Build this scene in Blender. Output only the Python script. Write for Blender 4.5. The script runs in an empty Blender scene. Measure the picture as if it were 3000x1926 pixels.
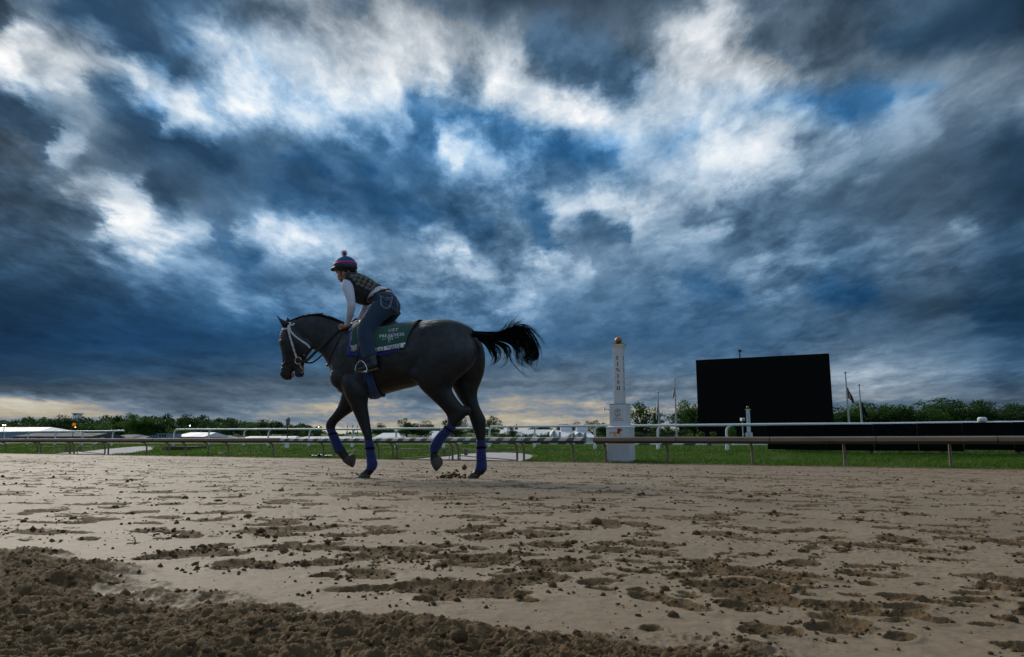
import bpy, bmesh, math, random
import numpy as np
from mathutils import Vector, Matrix
from mathutils.bvhtree import BVHTree

# ------------------------------------------------------------------ camera
SC = bpy.context.scene
F, CU, CV = 2100.0, 1500.0, 963.0            # focal length and centre, in pixels of the 3000 x 1926 photograph
PITCH = math.radians(8.9)
cp, sp = math.cos(PITCH), math.sin(PITCH)
cam_d = bpy.data.cameras.new("camera")
cam_d.sensor_fit = 'HORIZONTAL'; cam_d.sensor_width = 36.0; cam_d.lens = 36.0 * F / 3000.0
cam_d.clip_start = 0.05; cam_d.clip_end = 6000
cam = bpy.data.objects.new("camera", cam_d)
SC.collection.objects.link(cam)
cam.location = (0, 0, 0); cam.rotation_euler = (math.radians(90) + PITCH, 0, 0)
SC.camera = cam
SC.render.resolution_x, SC.render.resolution_y = 1024, 657
SC.view_settings.view_transform = 'Standard'; SC.view_settings.look = 'None'
SC.view_settings.exposure = 0.0; SC.view_settings.gamma = 1.0; SC.view_settings.use_curve_mapping = False
SC.cycles.max_bounces = 6; SC.cycles.diffuse_bounces = 3; SC.cycles.glossy_bounces = 3
SC.cycles.caustics_reflective = False; SC.cycles.caustics_refractive = False
SC.cycles.use_denoising = True

# ------------------------------------------------------------------ sky
SUN_AZ, SUN_EL = -36.0, 30.0                 # degrees right of the view direction, above the horizon
world = bpy.data.worlds.new("World"); SC.world = world; world.use_nodes = True
WT = world.node_tree; WT.nodes.clear()

class G:                                     # tiny node-graph writer
    def __init__(s, tree): s.t = tree
    def n(s, kind, ins=(), **kw):
        nd = s.t.nodes.new(kind)
        for k, v in kw.items(): setattr(nd, k, v)
        for k, v in (ins.items() if isinstance(ins, dict) else enumerate(ins)):
            if v is None: continue
            if isinstance(v, bpy.types.NodeSocket): s.t.links.new(v, nd.inputs[k])
            else: nd.inputs[k].default_value = v
        return nd
    def m(s, op, a, b=0.0, c=0.0, clamp=False):
        return s.n('ShaderNodeMath', (a, b, c), operation=op, use_clamp=clamp).outputs[0]
    def v(s, op, a, b=None, sc=None):
        nd = s.n('ShaderNodeVectorMath', (a, b), operation=op)
        if sc is not None:
            if isinstance(sc, bpy.types.NodeSocket): s.t.links.new(sc, nd.inputs['Scale'])
            else: nd.inputs['Scale'].default_value = sc
        return nd.outputs['Value'] if op in ('DOT_PRODUCT', 'LENGTH', 'DISTANCE') else nd.outputs[0]
    def noise(s, vec, scale, detail=4, rough=0.55, dist=0.0, lac=2.0):
        nd = s.n('ShaderNodeTexNoise', {'Vector': vec, 'Scale': scale, 'Detail': detail, 'Roughness': rough, 'Distortion': dist, 'Lacunarity': lac})
        return nd.outputs[0], nd.outputs[1]
    def ramp(s, fac, stops, interp='LINEAR'):
        nd = s.n('ShaderNodeValToRGB', (fac,)); cr = nd.color_ramp; cr.interpolation = interp
        while len(cr.elements) < len(stops): cr.elements.new(0.5)
        for e, (p, c) in zip(cr.elements, stops):
            e.position = p; e.color = (c[0], c[1], c[2], 1) if not isinstance(c, (int, float)) else (c, c, c, 1)
        return nd.outputs[0]
    def mix(s, f, a, b):
        nd = s.n('ShaderNodeMix', data_type='RGBA')
        for k, v in ((0, f), (6, a), (7, b)):
            if isinstance(v, bpy.types.NodeSocket): s.t.links.new(v, nd.inputs[k])
            else: nd.inputs[k].default_value = v if k == 0 else (v[0], v[1], v[2], 1)
        return nd.outputs[2]

# cloud brightness (display luminance) over the part of the sky in view: columns every 125 px, rows every 100 px
LUM = [
 [ 70,105, 78, 70, 85,100, 92,110,125,140,120,100, 70, 78, 80, 90,110,160,110, 90, 80, 85, 80, 65, 50],
 [ 85,165,112, 66,118,178,198,190,172,195,185,150,125,108, 88, 98,205,160,100, 80, 80, 95, 70, 55, 58],
 [245,175,190,190, 82,155,195,212,215,222,205,172,190,118, 92,115,200,222,180,108,105,110,122,115,108],
 [ 72,150,140,108,225,200,240,215,235,225,108,120,200,228,200,200,205,190,158,112,102,130,135,130,128],
 [ 70,112,125, 72, 72,122,115,130,104,132,112,205,118, 92,150,190,158,215,208,150,130,150,110, 88, 68],
 [ 92,110,118,110, 95, 82, 92, 78, 98,110,108,130,160,110,108,160,195,220,198,150,114,110, 90, 75, 58],
 [ 62, 64,150,238, 76,108,112,100, 88, 78,108, 95,110,170,215,185,140,130,104, 94,105, 85, 80, 74, 58],
 [ 95, 82,100,228,222,108,180,228,170,140,160,110,108,115,105,150,155,115,100,114,105,110,110, 95, 72],
 [ 70, 72, 74, 90,138,130,100,110,125,125,120,150,130,170,130,125,110,125,132,105, 80, 90, 95, 75, 58],
 [ 46, 50, 58, 70, 80,102,124,110,115,110,112,118,150,115,125,110,100, 90,112, 85, 78, 74, 68, 56, 48],
 [ 42, 48, 55, 62, 57, 61, 66, 80, 88, 95, 95, 95, 98, 90, 90, 85, 95,100, 92, 90, 95,105,100, 88, 72],
 [ 66, 72, 76, 76, 76, 80, 84, 86, 95,100,105,105,110,112,112,112,112,112,112,122,150,142,128,112, 80],
 [ 70, 76, 80, 84, 80, 82, 90, 95,100,104,108,108,112,112,115,115,115,118,120,125,150,145,130,112, 80],
 [200,182,158,138, 96, 90,108,116,146,138,102,126,158,134,142,138,120,112,112,110,120,116,108, 98, 80],
 [136,132,122,114,112,118,134,145,146,146,142,146,150,148,150,146,138,134,132,120,112,104,100, 95, 85],
 [140,138,135,138,140,145,155,162,164,164,162,164,165,164,160,156,148,140,132,124,116,112,108,104, 95]]
LROW = [0, 100, 200, 300, 400, 500, 600, 700, 800, 900, 1000, 1100, 1145, 1178, 1215, 1300]
SAT = [                                       # blue (+) or warm (-) tint, columns every 250 px
 [ .45, .55, .75, .35, .20, .20, .30, .35, .30, .30, .45, .55, .65],
 [ .15, .25, .50, .75, .35, .25, .30, .50, .25, .15, .35, .35, .35],
 [ .65, .40, .60, .85, .80, .75, .50, .30, .50, .80,1.05, .45, .40],
 [ .60, .45, .75, .70, .80, .95, .95, .95, .75, .45, .55, .45, .60],
 [ .45, .35, .50, .70, .80, .70, .65, .50, .50, .55, .50, .45, .60],
 [ .65, .65, .70, .75, .65, .60, .60, .60, .65, .60, .70, .50, .70],
 [1.00,1.00,1.00, .95, .85, .80, .80, .75, .75, .70, .55, .55, .75],
 [ .70, .65, .60, .55, .50, .45, .40, .45, .50, .45, .35, .45, .60],
 [-.38,-.30,-.28,-.30,-.30,-.30,-.30,-.26,-.18, .10, .20, .25, .30],
 [-.10,-.12,-.15,-.24,-.26,-.26,-.26,-.22,-.12, .10, .20, .25, .30]]
SROW = [0, 200, 300, 400, 600, 800, 1000, 1110, 1185, 1300]
LUM, SAT = np.array(LUM, float) / 255.0, np.array(SAT, float)
# cloud shapes: soft strokes (points in pixels, half width, luminance[, tint]) laid over the coarse map on a 25 px canvas
ST = [
 ([(250,40),(330,80),(420,150),(480,200)],55,66,.75),([(40,95),(80,125),(130,165)],20,248),([(0,205),(50,225),(105,255)],36,252),([(165,235),(220,250),(270,262)],20,238),([(185,178),(230,192)],20,218),([(130,232),(152,282)],13,118),
 ([(0,320),(90,340),(130,400)],42,66,.6),([(0,420),(80,460)],50,82,.35),([(0,300),(110,302)],12,74,.6),([(195,420),(205,430)],22,252),([(163,400),(166,500)],6,175),([(330,205),(400,220),(460,226)],18,236),([(400,250),(430,270)],12,220),
 ([(350,245),(385,272),(430,300),(485,326)],13,150,1.0),([(285,280),(350,312),(420,352),(500,400),(600,442),(660,470)],36,64,.75),([(245,260),(300,300)],22,112),([(390,290),(450,333)],5,235),([(480,345),(540,356),(600,372)],10,238),
 ([(460,288),(520,300),(590,322)],22,240),([(640,300),(645,308)],18,244),([(580,240),(622,278),(602,352)],12,165,1.0),([(505,95),(560,135)],20,140,.9),([(480,185),(580,215)],22,90),([(640,120),(700,150),(745,240)],40,205),
 ([(770,180),(820,212),(855,272),(950,292)],20,182,.95),([(1210,232),(1212,240)],11,165,.8),([(1380,205),(1385,215)],30,160),([(930,225),(940,230)],30,240),([(1140,215),(1150,218)],24,238),([(1280,240),(1300,245)],26,243),([(1470,240),(1480,240)],30,230),
 ([(750,320),(830,350),(950,362),(1050,382)],11,242),([(1215,300),(1300,312),(1400,332),(1480,352)],30,112,1.0),([(1240,362),(1250,372)],30,86,.95),([(1310,380),(1330,420),(1350,450),(1395,482)],14,222),([(1100,378),(1150,395)],14,200),
 ([(860,455),(970,495)],19,72,1.0),([(1055,470),(1110,492)],16,84,1.0),([(760,380),(880,400)],22,112,.6),
 ([(1640,130),(1740,190),(1830,240)],75,92,.6),([(1530,250),(1650,290),(1760,310)],34,232),([(2110,25),(2060,100),(2072,180),(2130,232),(2210,245)],40,218),([(2240,85),(2290,110)],42,94),([(1900,250),(1980,300),(2040,350)],40,202),
 ([(1500,370),(1600,388),(1700,400)],26,122,1.0),([(1765,392),(1800,410)],22,158,1.1),([(1610,430),(1800,462)],26,92,1.0),([(2030,378),(1970,430)],12,150,1.1),([(2090,400),(2150,440),(2210,480)],42,218),
 ([(2390,300),(2480,312),(2560,262),(2580,290)],18,106,1.15),([(2640,280),(2720,284)],10,112,1.0),([(2320,345),(2350,350)],20,172),([(2455,372),(2480,390)],18,190),([(2590,330),(2700,345),(2735,385)],20,160),([(2340,430),(2380,430)],22,118),([(2300,470),(2360,478)],14,192),([(2930,420),(3000,470)],50,66),([(2600,120),(2900,90)],60,68,.6),
 ([(200,508),(260,550),(310,580)],9,250),([(360,560),(380,620),(400,650)],18,250),([(412,585),(416,588)],13,250),([(290,695),(350,715),(410,735),(480,708),(530,716)],14,246),([(440,545),(500,600),(500,640)],36,72,.6),
 ([(80,560),(180,620),(290,668)],36,64,.5),([(150,535),(270,600)],16,128),([(300,640),(360,668)],6,80),([(500,742),(580,800),(690,890)],36,142,.75),([(610,700),(700,775),(750,815)],20,98,.9),([(690,665),(760,695)],7,250),
 ([(780,642),(850,670),(900,700),(955,712)],17,232),([(1010,735),(1070,752)],20,188),([(760,658),(820,680)],5,110),([(810,550),(940,610)],34,90,.85),([(1060,560),(1240,625)],38,74,.9),([(1310,610),(1440,680)],34,82,.8),([(1140,505),(1170,522)],11,200),([(1290,540),(1450,560)],14,168),([(1290,715),(1395,735)],8,205),([(1140,692),(1160,698)],8,155),([(1415,785),(1425,795)],14,170),([(1485,860),(1500,870)],16,192),
 ([(1550,600),(1610,700)],36,82,.85),([(1700,650),(1840,692)],26,88,.7),([(1745,560),(1800,612),(1885,622)],26,212),([(1640,585),(1680,600)],18,192),([(1555,770),(1640,776),(1705,802)],9,228),([(1515,868),(1530,875)],17,196),([(1560,935),(1640,935)],14,162),([(1940,700),(2050,722),(2110,710)],24,168),([(1990,660),(2200,690)],16,98),([(2040,850),(2160,870)],36,82,.85),([(1720,880),(1800,900)],24,108),
 ([(2280,512),(2320,515)],17,210),([(2370,563),(2380,567)],10,190),([(2520,530),(2560,535)],20,152),([(2420,610),(2700,640)],26,86),([(2800,665),(2850,665)],22,138),([(2400,770),(2700,792)],14,126),([(2440,850),(2540,860)],42,70,.95),([(2870,920),(3000,930)],36,48,.8)]
GX, GY = np.meshgrid(np.arange(0, 3001, 25.0), np.arange(0, 1301, 25.0))
def bil(arr, x, y):
    h, w = arr.shape; x = np.clip(x, 0, w - 1.001); y = np.clip(y, 0, h - 1.001); i, j = x.astype(int), y.astype(int); fx, fy = x - i, y - j
    return (arr[j, i] * (1 - fx) + arr[j, i + 1] * fx) * (1 - fy) + (arr[j + 1, i] * (1 - fx) + arr[j + 1, i + 1] * fx) * fy
CL = bil(LUM, GX / 125, np.interp(GY, LROW, np.arange(len(LROW)))); CS = bil(SAT, GX / 250, np.interp(GY, SROW, np.arange(len(SROW))))
# small evening-out of the coarse map after the noise has moved it about
EVEN = np.array([
 [-25,-12,-5,-9,-15,-14,-2,-3,-8,-19,-20,-10,-21,-14,-11,-15,-25,-28,-7,0,6,7,1,-2,-5],
 [-25,-15,-2,1,-7,-1,11,15,10,-5,-9,-3,-12,-5,-6,-8,-13,-12,-3,0,7,9,2,-5,-9],
 [-6,2,9,9,1,-9,4,14,14,7,-4,4,3,8,7,8,6,6,7,1,5,3,-1,-1,-2],
 [-3,4,5,8,2,3,3,9,9,1,-14,0,4,8,12,17,6,1,-6,-7,-7,-8,-6,3,6],
 [1,7,-4,-9,-5,-8,-6,-8,-8,-5,-7,0,7,-7,-9,-1,-5,-4,-1,-3,-6,-9,-6,-1,1],
 [4,4,-1,-2,-6,-1,-4,-2,-3,2,-5,-5,2,2,0,-2,-4,1,2,0,-2,1,1,0,-2],
 [0,3,8,8,-1,-10,-4,-1,-1,8,10,-5,3,10,13,5,-6,-8,-5,-4,0,3,0,-1,-3],
 [7,2,7,7,3,-3,0,4,4,12,12,0,-2,2,5,3,-4,-4,-1,-1,2,1,1,-1,-3],
 [2,0,-5,-4,-1,-6,-1,-2,-6,2,1,-3,1,-1,2,2,2,5,8,1,-1,-2,0,1,-1],
 [-5,-4,-2,-4,1,0,3,1,-2,2,2,3,2,1,3,5,1,5,4,-1,-3,-2,-1,0,0],
 [-7,-5,-4,-3,-2,-3,0,1,0,1,0,0,-3,-5,-1,0,1,2,2,-3,-1,0,2,4,2],
 [-6,-4,-3,-2,-2,-3,-3,-1,-2,-1,1,0,-2,-2,1,1,0,0,-1,-1,1,6,7,8,3],
 [-10,-9,-6,-3,-5,-7,-6,-7,-4,-4,-3,-4,-6,-7,-2,0,-3,-5,-3,-2,4,9,11,10,5],
 [7,7,9,6,0,-5,-6,-4,-1,0,-2,-2,-4,-3,0,2,-4,-8,-7,-7,-3,0,1,3,3],
 [-13,-12,-8,-4,-2,-1,0,-2,-2,-1,0,-1,-7,-8,-3,2,0,0,0,-2,-4,-4,-4,-1,2],
 [0,0,0,0,0,0,0,0,0,0,0,0,0,0,0,0,0,0,0,0,0,0,0,0,0]], float) / 255.0
for st_ in ST:
    P_, w_, l_ = st_[:3]; d = np.full(GX.shape, 1e9)
    for (x0, y0), (x1, y1) in zip(P_[:-1], P_[1:]):
        dx, dy = x1 - x0, y1 - y0; t_ = np.clip(((GX - x0) * dx + (GY - y0) * dy) / (dx * dx + dy * dy), 0, 1); d = np.minimum(d, np.hypot(GX - x0 - t_ * dx, GY - y0 - t_ * dy))
    w_ = max(w_, 9); k_ = np.clip((w_ * 1.4 - d) / (w_ * 0.8 + 6), 0, 1); k_ = k_ * k_ * (3 - 2 * k_)
    CL += (l_ / 255 - CL) * k_
    if len(st_) > 3: CS += (st_[3] - CS) * k_
CL = np.clip(CL + bil(EVEN, GX / 125, np.interp(GY, LROW, np.arange(len(LROW)))), .08, 1.0)
def canvas(arr, u, v):                        # outside the picture the sky goes on as its own mirror image
    u = abs(u); u = u if u <= 3000 else 6000 - u; v = abs(v); return float(bil(arr, np.array([u / 25.0]), np.array([min(v, 1300) / 25.0]))[0])
g = G(WT)
D0 = g.n('ShaderNodeTexCoord').outputs['Generated']
sep = g.n('ShaderNodeSeparateXYZ', (D0,)).outputs
zc = g.m('MAXIMUM', sep[2], 0.0)
pl = g.v('SCALE', D0, sc=g.m('DIVIDE', 1.0, g.m('ADD', zc, 0.17)))       # cloud-layer plane: stretches towards the horizon
# cloud streets run away from the camera, a little to one side: noise is drawn out along them
pl2 = g.n('ShaderNodeMapping', {'Vector': g.v('MULTIPLY', pl, (1, 1, 0.8)), 'Rotation': (0, 0, math.radians(14)), 'Scale': (1, 0.58, 1)}, vector_type='POINT').outputs[0]
_, wc = g.noise(pl2, 2.2, 6, 0.55)
_, wc2 = g.noise(pl2, 10.0, 6, 0.62)
warp = g.v('SUBTRACT', wc, (0.5, 0.5, 0.5)); warp2 = g.v('SUBTRACT', wc2, (0.5, 0.5, 0.5))
w1 = g.n('ShaderNodeSeparateXYZ', (warp,)).outputs; w2 = g.n('ShaderNodeSeparateXYZ', (warp2,)).outputs
az = g.m('MULTIPLY', g.m('ARCTAN2', sep[0], sep[1]), 180 / math.pi)
el = g.m('MULTIPLY', g.m('ARCSINE', sep[2]), 180 / math.pi)
lowfade = g.m('DIVIDE', g.m('MAXIMUM', el, 0.0), 14.0, clamp=True)
az = g.m('ADD', az, g.m('ADD', g.m('MULTIPLY', w1[0], 4.0), g.m('MULTIPLY', w2[0], 3.6)))
el = g.m('ADD', el, g.m('MULTIPLY', g.m('ADD', g.m('MULTIPLY', w1[1], 3.2), g.m('MULTIPLY', w2[1], 3.0)), g.m('ADD', g.m('MULTIPLY', lowfade, 0.94), 0.06)))
azp = g.m('DIVIDE', g.m('PINGPONG', g.m('ADD', az, 45.0 + 360.0), 90.0), 90.0)
elp = g.m('PINGPONG', g.m('MAXIMUM', el, 0.0), 36.0)
ELS = [0.0, 1.0, 1.8, 2.5, 3.2, 3.9, 4.8] + [5.9 + 1.04 * i for i in range(30)]
def sky_px(a, e):                             # photograph pixel that looks in this direction
    a, e = math.radians(a), math.radians(e)
    x, y, z = math.cos(e) * math.sin(a), math.cos(e) * math.cos(a), math.sin(e)
    zf = y * cp + z * sp
    return CU + F * x / zf, CV - F * (z * cp - y * sp) / zf
acc = None
azc = g.n('ShaderNodeCombineXYZ', (azp, azp, 0.0)).outputs[0]
for i, e in enumerate(ELS):
    nd = g.n('ShaderNodeRGBCurve', {'Color': azc}); nK = 100
    for ci, arr in ((0, CL), (1, CS)):
        pts = nd.mapping.curves[ci].points
        for k in range(nK):
            u, v = sky_px(-45 + 90.0 * k / (nK - 1), e); val = canvas(arr, u, v); val = val if ci == 0 else (val * .90) * .4 + .5
            if k == 0: pts[0].location = (0, val)
            elif k == nK - 1: pts[len(pts) - 1].location = (1, val)
            else: pts.new(k / (nK - 1), val)
    nd.mapping.update(); c = nd.outputs[0]
    if acc is None: acc = c
    else:
        t = g.n('ShaderNodeMapRange', {'Value': elp, 'From Min': ELS[i - 1], 'From Max': e}).outputs[0]
        acc = g.mix(t, acc, c)
ch = g.n('ShaderNodeSeparateColor', (acc,)).outputs
d1, _ = g.noise(g.v('ADD', pl2, g.v('SCALE', warp, sc=0.22)), 6.5, 6, 0.58)
d2, _ = g.noise(g.v('ADD', pl2, g.v('SCALE', warp2, sc=0.10)), 17.0, 5, 0.60)
sh1 = g.n('ShaderNodeMapRange', {'Value': d1, 'From Min': 0.34, 'From Max': 0.66}, interpolation_type='SMOOTHSTEP').outputs[0]
sh2 = g.n('ShaderNodeMapRange', {'Value': d2, 'From Min': 0.34, 'From Max': 0.66}, interpolation_type='SMOOTHSTEP').outputs[0]
det = g.m('ADD', g.m('MULTIPLY', g.m('SUBTRACT', sh1, 0.5), 0.44), g.m('MULTIPLY', g.m('SUBTRACT', sh2, 0.5), 0.20))
calm, _ = g.noise(pl2, 1.9, 2, 0.5)
det = g.m('MULTIPLY', det, g.n('ShaderNodeMapRange', {'Value': calm, 'From Min': 0.38, 'From Max': 0.62, 'To Min': 0.5, 'To Max': 1.1}, interpolation_type='SMOOTHSTEP').outputs[0])
env = g.n('ShaderNodeFloatCurve', {'Value': ch[0]}); cm = env.mapping.curves[0]
for p, q in ((.18, .20), (.35, .48), (.55, .85), (.8, 1.0)): cm.points.new(p, q)
cm.points[0].location = (0, .1); cm.points[-1].location = (1, .9); env.mapping.update()
low, _ = g.noise(g.n('ShaderNodeCombineXYZ', (g.m('MULTIPLY', az, 0.075), g.m('MULTIPLY', el, 0.95), 0.0)).outputs[0], 1.0, 6, 0.55)
low = g.m('MULTIPLY', g.m('MULTIPLY', g.m('SUBTRACT', low, 0.5), g.m('SUBTRACT', 1.0, g.m('DIVIDE', g.m('MAXIMUM', el, 0.0), 9.0, clamp=True))), 0.75)
base_l = g.m('ADD', ch[0], low)
L = g.m('MULTIPLY_ADD', g.m('MULTIPLY', det, env.outputs[0]), g.m('MULTIPLY_ADD', lowfade, 0.42, 0.15), base_l)
L = g.n('ShaderNodeFloatCurve', {'Value': L})
cm = L.mapping.curves[0]
for p, q in ((.10, .135), (.24, .25), (.36, .36), (.45, .45), (.52, .535), (.60, .63), (.72, .755), (.86, .875)): cm.points.new(p, q)
cm.points[-1].location = (1, .97); L.mapping.update(); L = g.m('MAXIMUM', L.outputs[0], 0.05)
S = g.m('MULTIPLY_ADD', ch[1], 2.5, -1.25)
wm = g.n('ShaderNodeMapRange', {'Value': L, 'From Min': 0.45, 'From Max': 0.75}, interpolation_type='SMOOTHSTEP').outputs[0]
S = g.m('MAXIMUM', S, g.m('MULTIPLY_ADD', wm, -0.95, 0.35))
k = g.m('MULTIPLY', S, g.m('SUBTRACT', 1.0, g.m('MINIMUM', L, 1.0)))
kp, kn = g.m('MAXIMUM', k, 0.0), g.m('MINIMUM', k, 0.0)
tint = g.v('ADD', g.v('SCALE', (-0.82, 0.05, 0.88), sc=kp), g.v('SCALE', (-0.80, -0.30, 0.95), sc=kn))
tint = g.v('ADD', tint, (1, 1, 1))
tint = g.v('MAXIMUM', tint, (0.15, 0.15, 0.15))
rgb = g.v('SCALE', tint, sc=L)
cloud = g.n('ShaderNodeGamma', (rgb, 2.2)).outputs[0]
nish = g.n('ShaderNodeTexSky', sky_type='NISHITA', sun_disc=False, sun_elevation=math.radians(SUN_EL), sun_rotation=math.radians(SUN_AZ), altitude=100).outputs[0]
nish = g.v('SCALE', nish, sc=0.06)
final = g.mix(0.006, cloud, nish)              # thin clear-air light behind the cloud deck
# unseen sky overhead and behind is brightened to light camera-facing sides, like sunlit clouds
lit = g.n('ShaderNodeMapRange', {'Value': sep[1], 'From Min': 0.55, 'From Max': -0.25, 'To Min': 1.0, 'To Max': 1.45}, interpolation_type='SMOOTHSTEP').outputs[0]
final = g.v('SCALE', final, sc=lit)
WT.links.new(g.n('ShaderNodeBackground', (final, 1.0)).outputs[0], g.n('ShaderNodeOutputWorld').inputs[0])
world.cycles.sampling_method = 'MANUAL'; world.cycles.sample_map_resolution = 512

# ------------------------------------------------------------------ sun behind thin cloud, ahead and to one side
sun_d = bpy.data.lights.new("sun", 'SUN'); sun_d.energy = 2.7; sun_d.angle = math.radians(34); sun_d.color = (1.0, 0.93, 0.82)
sun = bpy.data.objects.new("sun", sun_d); SC.collection.objects.link(sun)
_a, _e = math.radians(SUN_AZ), math.radians(SUN_EL)
sun.rotation_euler = Vector((math.sin(_a) * math.cos(_e), math.cos(_a) * math.cos(_e), math.sin(_e))).to_track_quat('Z', 'Y').to_euler()
# ------------------------------------------------------------------ helpers
COL = SC.collection
random.seed(7); RNG = np.random.default_rng(7)
R = math.radians

def tag(o, label, cat=None, group=None, kind=None):
    if label: o["label"] = label
    if cat: o["category"] = cat
    if group: o["group"] = group
    if kind: o["kind"] = kind
    return o
def thing(name, label, cat, loc=(0, 0, 0), rz=0.0, group=None):
    o = bpy.data.objects.new(name, None); COL.objects.link(o); o.empty_display_size = 0.2
    o.location = loc; o.rotation_euler = (0, 0, rz)
    return tag(o, label, cat, group)
def mesh_obj(name, verts, faces, mat, parent=None, smooth=False, loc=None):
    """mesh object; verts are in the parent's local frame (or the world's when top-level), moved so that loc is the origin"""
    me = bpy.data.meshes.new(name)
    v = np.asarray(verts, float)
    if loc is not None: v = v - np.asarray(loc, float)
    me.from_pydata(v.tolist(), [], [tuple(int(i) for i in f) for f in faces]); me.validate()
    if smooth: me.shade_smooth()
    return link_mesh(name, me, mat, parent, loc)
def link_mesh(name, me, mat, parent=None, loc=None):
    o = bpy.data.objects.new(name, me); COL.objects.link(o)
    for m_ in (mat if isinstance(mat, (list, tuple)) else [mat]): me.materials.append(m_)
    if parent is not None: o.parent = parent
    if loc is not None: o.location = loc
    return o
def big_mesh(name, V, Fq, mat, parent=None, smooth=True, attrs=None, mats=None):
    """numpy mesh: V (n,3), Fq (m,3|4)"""
    me = bpy.data.meshes.new(name); n, (m_, k) = len(V), Fq.shape
    me.vertices.add(n); me.vertices.foreach_set("co", np.ascontiguousarray(V, np.float32).ravel())
    me.loops.add(m_ * k); me.loops.foreach_set("vertex_index", np.ascontiguousarray(Fq, np.int32).ravel())
    me.polygons.add(m_); me.polygons.foreach_set("loop_start", np.arange(0, m_ * k, k, dtype=np.int32))
    me.polygons.foreach_set("loop_total", np.full(m_, k, np.int32))
    if smooth: me.polygons.foreach_set("use_smooth", np.ones(m_, bool))
    me.update(calc_edges=True)
    for an, arr in (attrs or {}).items():
        a = me.attributes.new(an, 'FLOAT', 'POINT'); a.data.foreach_set("value", np.ascontiguousarray(arr, np.float32))
    return link_mesh(name, me, mat, parent)

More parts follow.
